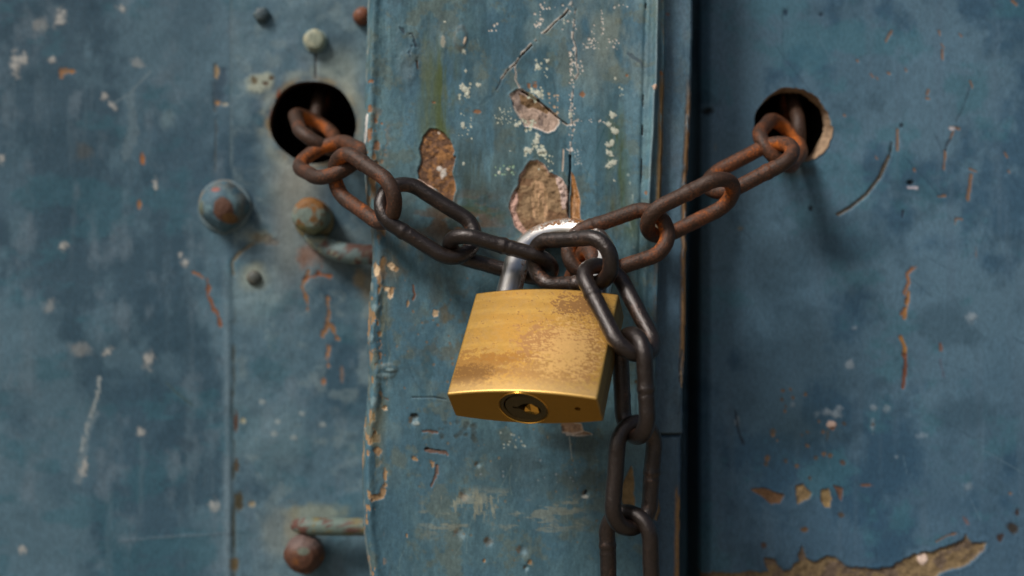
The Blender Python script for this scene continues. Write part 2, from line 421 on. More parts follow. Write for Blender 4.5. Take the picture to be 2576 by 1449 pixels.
S.line([(300, 1360), (420, 1350), (580, 1340)], 5, (104, 122, 134), .2, 2, .6)
S.spot(470, 1118, 26, 14, (50, 68, 82), 0, 20, .6, .6)
S.spot(600, 1262, 12, 24, (70, 66, 50), -.2); S.spot(634, 1268, 10, 8, (150, 140, 116)); S.spot(590, 1420, 12, 16, (96, 84, 60)); S.spot(594, 1060, 6, 24, (80, 60, 50)); S.spot(596, 1170, 6, 18, (76, 66, 52)); S.spot(612, 1058, 7, 7, (150, 150, 130))
for x, y in ((700, 1060), (740, 1100), (812, 1068), (690, 1090), (760, 1040), (660, 1010)): S.spot(x, y, 8, 6, (150, 160, 160), .1, 0, .7, .5)
S.spot(940, 720, 30, 60, (140, 112, 70), 0, 0, .5, .6); S.spot(905, 700, 14, 22, (150, 120, 80), 0, 0, .6, .6)
S.spot(800, 1290, 70, 22, (150, 156, 136), 0, 0, .6, .5); S.spot(735, 1330, 22, 50, (140, 126, 84), 0, 0, .55, .5); S.spot(700, 1340, 40, 60, (134, 142, 136), 0, 0, .5, .6)
S.h += (fbm(U, V, 300, 300, 51, 3) - .5) * 3 + (fbm(U, V, 45, 45, 52, 4) - .5) * .35 * (1 + plate)
rL = lambda a: 106 + 2.5 * np.sin(2 * a + 1) + 1.5 * np.sin(5 * a)
inside = np.hypot(U - 787, V - 307) < rL(np.arctan2(V - 307, U - 787)) - 5
S.build('sheet_panel', left, M_PAINT, keep=~inside, snap=hole_snap(787, 307, rL))
M_RIM = mat_plain('rusty_cut_edge', lin((90, 58, 36)), .85)
tube_wall('hole_rim', 787, 307, ZL + .1, rL, ZL - 5, lambda a: rL(a), left, M_RIM)
sL = FPX / (DC - ZL)
cxL, czL = (787 - 1288) / sL * MM, H0 - (307 - 724.5) / sL * MM
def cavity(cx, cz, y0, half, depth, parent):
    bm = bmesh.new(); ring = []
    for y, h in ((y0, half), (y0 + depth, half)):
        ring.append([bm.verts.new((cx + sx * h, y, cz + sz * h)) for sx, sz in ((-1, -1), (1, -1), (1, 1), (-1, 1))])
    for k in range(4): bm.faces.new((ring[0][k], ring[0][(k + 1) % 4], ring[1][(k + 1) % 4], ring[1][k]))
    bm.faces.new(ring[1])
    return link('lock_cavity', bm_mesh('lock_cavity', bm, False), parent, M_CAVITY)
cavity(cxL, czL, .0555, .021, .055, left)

def dome(name, px, py, z, r, hgt, parent, mat, shape='round', facets=0, colfun=None):
    """bolt head of revolution about the door's normal, with dented outline; r, hgt in mm"""
    prof = {'round': [(1, 0), (1, .18), (.96, .42), (.84, .66), (.64, .84), (.38, .96), (.14, 1), (0, 1)],
            'barrel': [(1, 0), (1, .3), (1, .6), (.97, .78), (.88, .9), (.66, .97), (.3, 1), (0, 1)],
            'ball': [(.7, 0), (.9, .2), (1, .45), (.97, .65), (.82, .84), (.55, .96), (.2, 1), (0, 1)]}[shape]
    pr = []
    for (a0, b0), (a1, b1) in zip(prof[:-1], prof[1:]):
        for t in np.linspace(0, 1, 6, endpoint=False): pr.append((a0 + (a1 - a0) * t, b0 + (b1 - b0) * t))
    pr.append(prof[-1]); n_ = 64; a = np.linspace(0, 2 * math.pi, n_, endpoint=False)
    fac = 1 - (.06 * (1 - np.cos(facets * a)) if facets else 0)
    s0 = FPX / (DC - z); X0, Z0 = (px - 1288) / s0, -(py - 724.5) / s0; co = []
    for rr, hh in pr:
        R_ = r * rr * (fac * rr + (1 - rr)) * (1 + .07 * (vn(np.cos(a) * 8 + 20, np.sin(a) * 8 + 20 + hh * 4, 2.2, 2.2, int(px) % 50 + 3) - .5))
        co.append(np.stack([X0 + R_ * np.cos(a), np.full(n_, -(z + hh * hgt)), Z0 - R_ * np.sin(a)], -1))
    co = np.array(co); co[..., 2] += H0 / MM
    I = np.arange(len(pr) * n_).reshape(len(pr), n_); J = np.roll(I, -1, 1)
    q = np.stack([I[:-1], J[:-1], J[1:], I[1:]], -1).reshape(-1, 4)
    me = mesh_np(name, co * MM, q)
    du = (co[..., 0] - X0) / r; dv = -(co[..., 2] - H0 / MM - Z0) / r
    c, rg = colfun(du, dv, np.array([p[1] for p in pr])[:, None] + du * 0)
    setcol(me, c, rg); return link(name, me, parent, mat)

def blend(c, m, col): return c * (1 - m[..., None]) + lin(rustc(col)) * m[..., None]
def c_big(u, v, h):
    c = np.broadcast_to(lin((74, 100, 112)), u.shape + (3,)).copy()
    f = fbm(u * 100 + 300, v * 100 + 300, 40, seed=61)
    c = blend(c, ss(f, .5, .7) * .6, (112, 140, 146))
    d = np.hypot((u - .14) / .4, (v - .15) / .48) + (f - .5) * .4
    c = blend(c, 1 - ss(d, .85, 1.05), (98, 70, 58))
    d = np.hypot((u - .36) / .3, (v - .5) / .2) + (f - .5) * .4
    c = blend(c, (1 - ss(d, .8, 1.1)) * .95, (126, 86, 50))
    c = blend(c, 1 - ss(np.hypot((u + .2) / .2, (v + .62) / .1), .7, 1.2), (140, 86, 80))
    c = blend(c, (1 - ss(np.hypot((u + .8) / .12, (v - .1) / .3), .7, 1.4)) * .6, (112, 112, 80))
    c = blend(c, ss(f, .52, .62) * ss(np.hypot(u, v), .5, .9) * .6, (92, 78, 62))
    c = blend(c, ss(h * -1, -.22, -.02) * ss(f, .4, .6), (112, 80, 56))
    return c, np.full(u.shape, .6)
def c_hinge(u, v, h):
    f = fbm(u * 100 + 300, v * 100 + 300, 36, seed=64)
    c = np.broadcast_to(lin((112, 126, 118)), u.shape + (3,)).copy()
    c = blend(c, ss(-v + (f - .5), .25, .5), (134, 86, 44))
    c = blend(c, ss(f, .5, .6) * ss(v, -.3, .2), (116, 80, 46))
    c = blend(c, ss(v + f * .5, .75, 1.0) * .7, (110, 112, 74))
    return c, np.full(u.shape, .6)
def c_ball(u, v, h):
    f = fbm(u * 100 + 300, v * 100 + 300, 45, seed=67)
    c = np.broadcast_to(lin((88, 58, 44)), u.shape + (3,)).copy()
    c = blend(c, ss(f, .5, .65) * .8, (122, 70, 34)); c = blend(c, ss(-v + f * .6, .45, .9) * .8, (108, 92, 88))
    c = blend(c, 1 - ss(np.hypot((u - .1) / .3, (v + .3) / .2), .6, 1.3), (100, 106, 94))
    return c, np.full(u.shape, .6)
def c_small(base, halo):
    def f_(u, v, h):
        f = fbm(u * 60 + 300, v * 60 + 300, 36, seed=70)
        c = np.broadcast_to(lin(base), u.shape + (3,)).copy()
        return blend(c, ss(f, .5, .7) * .7, halo), np.full(u.shape, .5)
    return f_
def bolt(label, *a, **k):
    o = dome('bolt', *a, **k); o['label'] = label; return o
bolt('large bolt head with rust worn through blue paint', 567, 520, ZL, 9.9, 11, left, M_PAINT, 'round', 4, c_big)
o = bolt('flattened paint skirt', 567, 521, ZL, 10.5, 1.6, left, M_PAINT, 'barrel', 0, lambda u, v, h: c_small((98, 118, 126), (130, 116, 96))(u, v, h)); o.name = 'washer'; del o['label']
bolt('small dark domed bolt above the plate', 659, 38, ZL, 3.3, 2.8, left, M_PAINT, 'round', 6, c_small((70, 84, 90), (98, 112, 114)))
bolt('pale painted bolt above the hole', 793, 103, ZL, 4.0, 4.0, left, M_PAINT, 'barrel', 0, c_small((146, 152, 134), (176, 172, 146)))
o = dome('washer', 793, 103, ZL, 4.7, 1.0, left, M_PAINT, 'barrel', 0, c_small((128, 144, 140), (150, 140, 106)))
bolt('small dark rivet below the large bolt', 640, 699, ZL, 3.0, 2.8, left, M_PAINT, 'round', 0, c_small((84, 88, 84), (104, 100, 88)))
bolt('rusty bolt half behind the cover strip', 912, 42, ZL, 3.6, 4.5, left, M_PAINT, 'round', 0, c_small((110, 66, 48), (130, 84, 60)))

def tube_mesh(pts, rads, nseg=20, closed=False, sub=8):
    """smooth tube through 3D points (mm, door frame x, y=up, z=out)"""
    P = np.array(pts, float); R_ = np.array(rads, float); n_ = len(P); out = []; rr = []
    rng = range(n_) if closed else range(n_ - 1)
    for i in rng:
        p0, p1, p2, p3 = [P[(i + k) % n_] if closed else P[min(max(i + k, 0), n_ - 1)] for k in (-1, 0, 1, 2)]
        for t in np.linspace(0, 1, sub, endpoint=False):
            out.append(.5 * (2 * p1 + (p2 - p0) * t + (2 * p0 - 5 * p1 + 4 * p2 - p3) * t * t + (3 * p1 - p0 - 3 * p2 + p3) * t ** 3))
            rr.append(R_[i] * (1 - t) + R_[(i + 1) % n_] * t)
    if not closed: out.append(P[-1]); rr.append(R_[-1])
    return np.array(out), np.array(rr)

def sweep(name, C, rr, nseg, closed, parent, mat, colfun=None, rnoise=.04, seed=1, caps=True):
    n_ = len(C)
    T = (np.roll(C, -1, 0) - np.roll(C, 1, 0)) if closed else np.gradient(C, axis=0)
    T /= np.linalg.norm(T, axis=1, keepdims=True)
    ref = np.array([0, 0, 1.]) if abs(T[0, 2]) < .8 else np.array([1., 0, 0]); Nn = []
    nrm = ref - T[0] * (ref @ T[0]); nrm /= np.linalg.norm(nrm)
    for i in range(n_):
        nrm = nrm - T[i] * (nrm @ T[i]); nrm /= np.linalg.norm(nrm); Nn.append(nrm.copy())
    Nn = np.array(Nn)
    if closed:                                       # undo the twist gathered on the way round
        last = Nn[-1] - T[0] * (Nn[-1] @ T[0]); last /= np.linalg.norm(last)
        ang = math.atan2(np.cross(last, Nn[0]) @ T[0], last @ Nn[0])
        B0 = np.cross(T, Nn); w = ang * np.arange(n_) / n_
        Nn = Nn * np.cos(w)[:, None] + B0 * np.sin(w)[:, None]
    B = np.cross(T, Nn); a = np.linspace(0, 2 * math.pi, nseg, endpoint=False)
    r = rr[:, None] * np.ones(nseg)
    dirs = Nn[:, None] * np.cos(a)[None, :, None] + B[:, None] * np.sin(a)[None, :, None]
    q3 = C[:, None] + dirs * r[..., None]
    nz = fbm(q3[..., 0] * 10 + q3[..., 2] * 7, q3[..., 1] * 10 - q3[..., 2] * 5, 22, seed=seed, oct=4) - .5
    r = r * (1 + rnoise * 2 * nz); q3 = C[:, None] + dirs * r[..., None]
    X = np.stack([q3[..., 0], -q3[..., 2], q3[..., 1] + H0 / MM], -1) * MM
    I = np.arange(n_ * nseg).reshape(n_, nseg); J = np.roll(I, -1, 1)
    if closed: I2, J2 = np.roll(I, -1, 0), np.roll(J, -1, 0); q = np.stack([I, J, J2, I2], -1).reshape(-1, 4)
    else: q = np.stack([I[:-1], J[:-1], J[1:], I[1:]], -1).reshape(-1, 4)
    tris = None; X = X.reshape(-1, 3)
    if not closed and caps:
        cs = np.array([[*(C[k] * [1, 1, 1])] for k in (0, -1)]); cs = np.stack([cs[:, 0], -cs[:, 2], cs[:, 1] + H0 / MM], -1) * MM
        b = len(X); X = np.concatenate([X, cs])
        tris = [(I[0, (k + 1) % nseg], I[0, k], b) for k in range(nseg)] + [(I[-1, k], I[-1, (k + 1) % nseg], b + 1) for k in range(nseg)]
    me = mesh_np(name, X, q[:, ::-1], tris=tris)
    if colfun is not None: colfun(me, q3, dirs, C, T)
    return link(name, me, parent, mat)

def pmm(px, py, z):
    s = FPX / (DC - z); return [(px - 1288) / s, -(py - 724.5) / s, z]

# pull handles on the left door, their bars running in behind the cover strip
def col_bar(base, alt, third, seed):
    def f_(me, q3, dirs, C, T):
        a = fbm(q3[..., 0] * 8 + 900, q3[..., 1] * 8 + 900, 26, seed=seed); b = fbm(q3[..., 0] * 8 + 900, q3[..., 1] * 8 + 900, 18, seed=seed + 5)
        c = np.broadcast_to(lin(base), a.shape + (3,)).copy(); c = blend(c, ss(a, .5, .6), alt); c = blend(c, ss(b, .58, .66), third)
        c = c.reshape(-1, 3); k = len(me.vertices) - len(c)
        if k: c = np.concatenate([c, c[:k]])
        setcol(me, c, np.full(len(c), .55))
    return f_
h1 = bpy.data.objects.new('handle', None); COL.objects.link(h1); h1.parent = left; h1['label'] = 'curved painted handle bar below the chain hole'
dome('handle_knob', 790, 546, ZL, 7.0, 16, h1, M_PAINT, 'barrel', 0, c_hinge)
dome('collar', 792, 556, ZL, 7.6, 3.5, h1, M_PAINT, 'barrel', 0, c_small((120, 112, 84), (140, 84, 44)))
C_, r_ = tube_mesh([pmm(775, 590, ZL + 1), pmm(806, 612, ZL + 4.5), pmm(850, 632, ZL + 7), pmm(900, 640, ZL + 8), pmm(960, 640, ZL + 8)], [2.4, 3.4, 3.9, 3.9, 3.9])
sweep('handle_bar', C_, r_, 20, False, h1, M_PAINT, col_bar((104, 122, 122), (96, 70, 62), (136, 140, 122), 81))
h2 = bpy.data.objects.new('handle', None); COL.objects.link(h2); h2.parent = left; h2['label'] = 'straight handle bar ending over a rusty ball near the floor'
dome('handle_knob', 774, 1382, ZL, 7.7, 17, h2, M_PAINT, 'ball', 0, c_ball)
C_, r_ = tube_mesh([pmm(742, 1322, ZL + 6), pmm(770, 1323, ZL + 10), pmm(830, 1325, ZL + 11), pmm(960, 1326, ZL + 11)], [2.2, 3.5, 3.4, 3.4])
sweep('handle_bar', C_, r_, 20, False, h2, M_PAINT, col_bar((104, 120, 112), (98, 68, 60), (116, 108, 76), 84))
left['kind'] = 'thing'
# ================================================================== RIGHT DOOR
right = thing('metal_door', 'smooth dark blue door leaf with a splintered round chain hole and orange scratches', 'door', (.12, .030, H0 - .13))
S = Sheet(1640, 2900, -300, 1760, 3.5, ZR, (84, 112, 130), 121)
U, V = S.U, S.V
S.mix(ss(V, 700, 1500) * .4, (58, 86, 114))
S.mix(ss(fbm(U, V, 300, 420, 103, 5), .38, .62) * .75, (98, 126, 144), .45)
S.mix(ss(fbm(U, V, 200, 240, 104, 6, .64), .5, .66) * .7, (48, 80, 104), .6)
S.mix(ss(fbm(U, V, 160, 120, 107, 6, .66), .53, .66) * .5, (72, 116, 130), .45)
S.mix(ss(fbm(U, V, 35, 420, 105, 4), .52, .8) * .45, (92, 116, 134))
S.mix(ss(fbm(U, V, 60, 60, 106, 5), .56, .8) * .4, (52, 76, 92))
for x, y, rx, ry in ((2130, 590, 110, 60), (2160, 630, 80, 40), (2370, 810, 80, 50), (2430, 1040, 75, 45)): S.spot(x, y, rx, ry, (50, 76, 92), 0, 0, .5, .5, .5)
# the long curved gouge
S.line([(2243, 360), (2238, 395), (2215, 445), (2180, 490), (2140, 522), (2108, 540)], 5, (44, 56, 62), -.5, 1.5)
S.line([(2236, 392), (2212, 446), (2178, 491), (2138, 523), (2108, 540)], 5, (140, 122, 98), -.5, 2)
OB = (126, 98, 78)
for x0, y0, x1, y1, w in ((2243, 77, 2228, 104, 5), (2362, 78, 2364, 88, 5), (2370, 125, 2370, 150, 5), (2368, 112, 2375, 120, 3), (2278, 172, 2279, 180, 4), (2334, 228, 2331, 238, 6), (2440, 205, 2446, 220, 4),
        (2257, 326, 2257, 378, 6), (2400, 322, 2412, 324, 6), (2398, 330, 2390, 348, 4), (2377, 380, 2374, 425, 6), (2443, 440, 2434, 503, 8), (2440, 425, 2455, 432, 5), (2360, 495, 2378, 492, 5),
        (2300, 424, 2300, 430, 5), (2405, 552, 2404, 565, 4), (2408, 550, 2420, 552, 4), (2156, 152, 2158, 155, 5), (2234, 184, 2236, 186, 6), (2190, 186, 2196, 194, 4), (2205, 195, 2208, 200, 4),
        (2124, 290, 2126, 292, 5), (2204, 395, 2206, 400, 4), (2330, 248, 2335, 249, 6), (2527, 384, 2533, 396, 4), (2545, 2, 2556, 12, 6), (2536, 430, 2538, 433, 5), (2414, 85, 2418, 92, 4), (2454, 620, 2458, 658, 1)):
    S.line([(x0, y0), (x1, y1)], w, OB, -.25, 1.6)
S.line([(2392, 350), (2382, 362), (2378, 380)], 4, (52, 60, 70), -.3, 1.5); S.spot(2393, 322, 7, 5, (190, 186, 190))
S.line([(2440, 220), (2420, 275), (2405, 305)], 3, (46, 62, 76), -.1, 1, .8)
S.spot(2290, 460, 8, 6, (24, 30, 40), -.8); S.line([(2283, 472), (2308, 473)], 5, (196, 190, 200), 0, 2)
S.line([(2272, 530), (2270, 545)], 5, (40, 50, 66), -.2, 1)
S.spot(2066, 37, 6, 6, (40, 58, 74), -.3); S.spot(1976, 32, 6, 9, (44, 66, 84), -.2, soft=.6); S.spot(2267, 316, 5, 5, (36, 48, 60)); S.spot(2040, 523, 5, 7, (34, 44, 54), -.3)
S.line([(1970, 30), (1971, 200)], 2, (60, 80, 94), -.1, .5, .7)
S.spot(1780, 279, 12, 10, (36, 42, 46), -.5, soft=.6); S.spot(1800, 370, 4, 12, (120, 132, 136), amt=.6); S.spot(1862, 575, 8, 6, (110, 104, 80), amt=.6)
S.line([(2300, 672), (2282, 690), (2287, 712), (2276, 735), (2284, 760), (2268, 790)], 8, (150, 98, 66), -.3, 3, gaps=.25)
S.line([(2286, 735), (2281, 765), (2275, 800)], 9, (162, 108, 62), -.3, 3, gaps=.15)
S.line([(2266, 848), (2276, 870), (2276, 895)], 8, (160, 108, 58), -.3, 3)
S.line([(2278, 893), (2278, 930), (2272, 975)], 9, (112, 70, 52), -.3, 2)
S.line([(2366, 866), (2368, 880)], 8, (110, 84, 76), -.2, 2); S.line([(2366, 905), (2376, 955)], 5, (88, 96, 112), -.1, 2, .7, gaps=.4)
for x, y, rx, ry, a in ((2139, 918, 11, 9, .8), (2443, 800, 12, 11, .8), (2080, 1036, 10, 9, .7), (2102, 1042, 14, 8, .8), (2110, 1028, 8, 7, .7), (2056, 1040, 7, 8, .4), (2196, 1070, 5, 16, .6), (1854, 1060, 6, 12, .8),
        (2232, 1028, 7, 8, .5), (2198, 1026, 7, 6, .6), (2150, 825, 6, 5, .5), (2256, 1148, 4, 4, .7), (1994, 1018, 6, 5, .5), (2434, 1225, 10, 9, .4), (2320, 1096, 12, 8, .35)):
    S.spot(x, y, rx, ry, (150, 164, 174), .1, 0, a, .5, .8)
S.spot(2092, 1068, 12, 9, (222, 188, 170), .35, 0, 1, .2, .2, .5); S.spot(2094, 1078, 6, 4, (140, 96, 74)); S.line([(2083, 1085), (2081, 1105)], 6, (92, 86, 76), 0, 2, .7)
S.line([(1850, 1035), (1858, 1085), (1870, 1115)], 6, (40, 48, 60), -.2, 2, .8)
gs = np.random.default_rng(55)
for _ in range(46):
    x, y = gs.uniform(1850, 2560), gs.uniform(0, 1440); L = gs.uniform(30, 160); a = math.radians(gs.choice([60, 100, 30, 80]) + gs.normal() * 12)
    S.line([(x, y), (x + L * math.cos(a), y + L * math.sin(a))], gs.uniform(1.4, 2.6), [(106, 132, 148), (46, 68, 86)][gs.integers(2)], -.05, .5, gs.uniform(.2, .6), .5)
# dirty green zone with specks
S.mix(np.exp(-((U - 2000) / 110) ** 2 - ((V - 1080) / 90) ** 2) * .6, (42, 62, 70))
S.speck(1930, 980, 2090, 1190, 14, 5, (104, 84, 66), 7); S.speck(1900, 960, 2200, 1300, 12, 5, (80, 74, 68), 8)
for pts, c in ((((1890, 1232), (1925, 1228), (1948, 1238), (1974, 1245), (1962, 1266), (1940, 1268), (1915, 1250)), (112, 84, 60)), (((2000, 1222), (2020, 1218), (2042, 1240), (2038, 1255), (2020, 1262), (2006, 1270), (2002, 1245)), (138, 116, 84)),
        (((2068, 1232), (2085, 1230), (2094, 1255), (2088, 1278), (2074, 1276), (2065, 1255)), (140, 118, 82)), (((2098, 1222), (2122, 1228), (2118, 1262), (2110, 1250)), (108, 80, 66))):
    S.poly(pts, c, -.5, 3, 3)
S.spot(2178, 1221, 15, 4, (108, 82, 70)); S.spot(2024, 1332, 9, 6, (104, 80, 56)); S.spot(1920, 1372, 8, 7, (84, 70, 64)); S.spot(2120, 1165, 6, 6, (90, 76, 70)); S.spot(2430, 1310, 5, 12, (104, 92, 96), ang=-30)
S.spot(2548, 1330, 16, 14, (60, 56, 52), -.3, 30); S.spot(2560, 1288, 6, 10, (60, 50, 48)); S.spot(2516, 1352, 9, 10, (66, 54, 50)); S.spot(2543, 1242, 5, 4, (120, 100, 84))
# big peel along the bottom
S.poly([(1760, 1442), (1900, 1438), (1935, 1440), (1925, 1405), (1945, 1410), (1970, 1440), (1990, 1432), (2010, 1412), (2016, 1360), (2026, 1400), (2045, 1415), (2080, 1403), (2110, 1408), (2140, 1428), (2200, 1433), (2240, 1428), (2280, 1405), (2300, 1395), (2340, 1388),
        (2390, 1372), (2420, 1362), (2430, 1345), (2445, 1368), (2482, 1364), (2478, 1382), (2455, 1400), (2440, 1420), (2400, 1432), (2370, 1440), (2330, 1470), (2200, 1560), (1950, 1580), (1780, 1500)],
       (132, 112, 82), -.7, 5, 7, .85, .15, None, (40, 30, (108, 92, 78), .52))
S.line([(2355, 1362), (2380, 1348), (2405, 1342)], 4, (120, 92, 70), -.3, 2)
S.spot(2322, 1406, 13, 14, (232, 206, 190), .3, 40, 1, .2, .4, .5)
S.h += (fbm(U, V, 320, 320, 151, 3) - .5) * 2 + (fbm(U, V, 45, 45, 152, 4) - .5) * .18
S.h -= 34 * (1 - ss(U, 1752, 1766)) + 4 * (1 - ss(U, 1756, 1792))
# soft darker spot under the hole
S.spot(2000, 425, 40, 20, (64, 66, 56), 0, 0, .6, .6)
CX, CY = 1992, 318
def rR(a):
    return 97 + 1.6 * np.sin(3 * a + .5) + 1.2 * np.sin(7 * a + 2) + .8 * np.sin(13 * a) + 6 * np.exp(-((a - .35) / .5) ** 2) + .8 * np.sin(29 * a) * (np.cos(a) > 0)
inside = np.hypot(U - CX, V - CY) < rR(np.arctan2(V - CY, U - CX)) - 5
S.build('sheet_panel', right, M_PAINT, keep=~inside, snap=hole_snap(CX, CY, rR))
tube_wall('hole_rim', CX, CY, ZR + .1, rR, ZR - 7, lambda a: 92 - 7 * np.exp(-((a - .6) / .7) ** 2) + 1.5 * np.sin(9 * a), right, M_WOOD, rings=8, noise_amt=.5)
sR = FPX / (DC - ZR)
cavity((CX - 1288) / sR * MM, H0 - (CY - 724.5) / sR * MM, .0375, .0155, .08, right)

right['kind'] = 'thing'
# ================================================================== COVER STRIP between the leaves
strip = thing('cover_strip', 'worn teal sheet metal strip with peeled patches and a raised bead, between both doors', 'cover strip', (0, .0, H0 - .13))
def lerp(y, pts):
    p = np.array(pts, float); return np.interp(y, p[:, 1], p[:, 0])
LE = [(916, -400), (917, 0), (915, 110), (910, 240), (908, 330), (910, 440), (914, 500), (925, 560), (930, 640), (927, 700), (922, 760), (916, 860), (919, 960), (913, 1040), (905, 1100), (904, 1200), (905, 1300), (910, 1370), (923, 1449), (930, 1560), (930, 1800)]
RE = [(1748, -400), (1747, 0), (1746, 150), (1742, 280), (1737, 370), (1732, 500), (1731, 640), (1730, 800), (1727, 900), (1722, 1000), (1722, 1090), (1717, 1110), (1717, 1240), (1714, 1449), (1712, 1800)]
S = Sheet(899, 1752, -300, 1760, 2.2, 0, (92, 126, 140), 221)
U, V = S.U, S.V
eL, eR = lerp(V, LE) + 2.5 * (fbm(U * 0, V, 40, 40, 9, 4) - .5), lerp(V, RE) + 5 * (fbm(U * 0, V, 26, 26, 10, 4) - .5)
S.mix(ss(fbm(U, V, 260, 300, 203, 6, .62), .42, .6) * .8, (76, 108, 124), .45)
S.mix(ss(fbm(U, V, 150, 260, 204, 6, .64), .5, .64) * .75, (110, 140, 146), .38)
S.mix(ss(fbm(U, V, 34, 260, 205, 4), .5, .68) * .55, (58, 88, 98), .6)
S.mix(ss(fbm(U, V, 30, 30, 206, 5), .58, .76) * .45, (68, 92, 100), .6)
S.mix(ss(fbm(U, V, 70, 110, 207, 5), .58, .78) * .5, (120, 142, 144), .45)
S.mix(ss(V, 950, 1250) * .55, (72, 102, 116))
def scratches(S, x0, x1, y0, y1, n, seed, cols, w=(1.2, 2.2), ln=(20, 120), tilt=35, amt=.7):
    g = np.random.default_rng(seed)
    for _ in range(n):
        x, y = g.uniform(x0, x1), g.uniform(y0, y1); L = g.uniform(*ln); a = math.radians(90 + g.normal() * tilt); k = g.normal() * .25
        p = [(x + L * t * math.cos(a + k * t), y + L * t * math.sin(a + k * t)) for t in (0, .33, .66, 1)]
        S.line(p, g.uniform(*w), cols[g.integers(len(cols))], -.08, .5, amt * g.uniform(.4, 1), .5, gaps=.3)
scratches(S, 930, 1640, 0, 1449, 90, 901, [(128, 154, 158), (54, 78, 88), (120, 142, 140)])
S.mix(np.exp(-((U - 1530) / 90) ** 2 - ((V - 90) / 130) ** 2) * ss(fbm(U, V, 40, 110, 208, 5), .35, .6) * .6, (150, 158, 146), .35)  # glossy sheen painted in as a paler area
S.mix(ss(fbm(U, V, 70, 70, 211, 6, .7), .56, .66) * .4, (108, 112, 92), .7)
# algae streaks, dark grime, and the padlock's shadow painted below it
for cx, w, y0, y1, c, a, sd in ((1110, 34, 60, 560, (84, 98, 58), 1., 1), (1075, 24, 0, 430, (86, 100, 74), .8, 2), (1555, 26, 230, 620, (70, 90, 62), 1., 3), (1190, 60, 300, 640, (66, 80, 74), .9, 4), (1250, 50, 180, 560, (78, 94, 92), .6, 5), (1340, 40, 300, 480, (80, 92, 66), .75, 6),
        (1560, 40, 420, 640, (88, 84, 62), .6, 7), (960, 30, 300, 520, (100, 112, 96), .5, 8)):
    m = np.exp(-((U - cx) / w) ** 2) * ss(V, y0, y0 + 120) * (1 - ss(V, y1 - 120, y1)) * ss(fbm(U, V, 18, 140, 230 + sd, 4), .3, .62)
    S.mix(m * a, c, .75)
m = np.exp(-((U - 1180) / 190) ** 2 - ((V - 560) / 150) ** 2) * ss(fbm(U, V, 60, 60, 240, 5), .3, .6)
S.mix(m * .85, (58, 72, 72), .7)
m = np.exp(-((U - 1150) / 110) ** 2 - ((V - 555) / 60) ** 2) * ss(fbm(U, V, 40, 25, 242, 5), .48, .62); S.mix(m, (100, 78, 56), .8, -.1)
m = np.exp(-((U - 1170) / 90) ** 2 - ((V - 545) / 50) ** 2) * ss(fbm(U, V, 40, 25, 243, 5), .52, .62); S.mix(m * .8, (58, 82, 62), .8)
m = np.exp(-((U - 1010) / 60) ** 2 - ((V - 650) / 70) ** 2) * ss(fbm(U, V, 50, 70, 244, 5), .35, .6); S.mix(m * .8, (98, 88, 62), .8)
m = np.exp(-((U - 1140) / 90) ** 2 - ((V - 830) / 110) ** 2) * ss(fbm(U, V, 30, 30, 245, 5), .5, .62); S.mix(m * .7, (96, 92, 70), .8)
m = ss(V, 1050, 1110) * (1 - ss(V, 1160, 1300)) * np.exp(-((U - 1420) / 260) ** 2) * ss(fbm(U, V, 120, 50, 246, 5), .3, .62); S.mix(m * .65, (56, 68, 70), .7)  # broad padlock shadow painted into the strip's colour
# left edge: worn brown timber showing
wl = ss(fbm(U, V, 26, 70, 250, 5), .42, .56)
m = (1 - ss(U - eL, 30, 62)) * wl * np.maximum(ss(V, 380, 450) * (1 - ss(V, 660, 720)), .0); S.mix(m, (142, 104, 66), .85, -.25)
m = (1 - ss(U - eL, 34, 80)) * ss(fbm(U, V, 18, 26, 251, 5), .56, .62) * ss(V, 250, 330) * (1 - ss(V, 420, 640)); S.mix(m, (152, 110, 74), .85, -.2)
m = (1 - ss(U - eL, 30, 64)) * ss(fbm(U, V, 15, 34, 252, 5), .6, .66) * ss(V, 660, 720); S.mix(m, (170, 124, 84), .85, -.25)
m = (1 - ss(U - eL, 40, 74)) * ss(fbm(U, V, 22, 60, 253, 4), .5, .6) * ss(V, 700, 760) * (1 - ss(V, 1150, 1250)); S.mix(m * .55, (112, 110, 80), .7, -.05)
S.h += (fbm(U, V, 34, 60, 255, 4) - .5) * 1.0 * (1 - ss(U - eL, 30, 90)) + .9 * np.exp(-((U - eL - 26) / 12) ** 2)
S.line([(922, 290), (917, 330), (914, 352)], 10, (224, 220, 214), .2, 3)
S.mix(np.exp(-((U - eL - 6) / 5) ** 2) * ss(fbm(U, V, 12, 26, 254, 4), .52, .6) * .8, (150, 160, 156), .5)
WH, CR = (214, 204, 192), (196, 200, 180)
A = lambda *p: [(880.5 + .3906 * x, .3906 * y) for x, y in p]
# patches
S.poly(A((1025, 610), (1070, 578), (1110, 575), (1190, 625), (1250, 680), (1330, 745), (1345, 790), (1310, 840), (1270, 855), (1210, 830), (1130, 815), (1070, 720), (1045, 660)), (182, 158, 142), -.5, 3, 4, .85, .18, (206, 190, 176), (26, 40, (128, 112, 104), .55))
S.poly(A((1085, 600), (1180, 640), (1290, 710), (1270, 735), (1180, 690), (1150, 700), (1100, 670)), (126, 92, 62), -.3, 3, 3, .85, 0)
S.line(A((1110, 588), (1170, 625), (1215, 650)), 5, (22, 20, 20), -1, 1.2); S.line(A((1215, 650), (1290, 715), (1340, 760), (1400, 805)), 3, (60, 46, 36), -.7, 1)
S.poly(A((510, 830), (560, 825), (610, 860), (650, 900), (665, 960), (660, 1010), (680, 1010), (670, 1060), (655, 1110), (680, 1170), (682, 1230), (660, 1305), (600, 1275), (560, 1215), (470, 1190), (440, 1150), (445, 1080), (460, 1020), (445, 960), (470, 880)), (112, 82, 62), -.6, 3, 5, .85, .15, None, (14, 10, (158, 112, 70), .52))
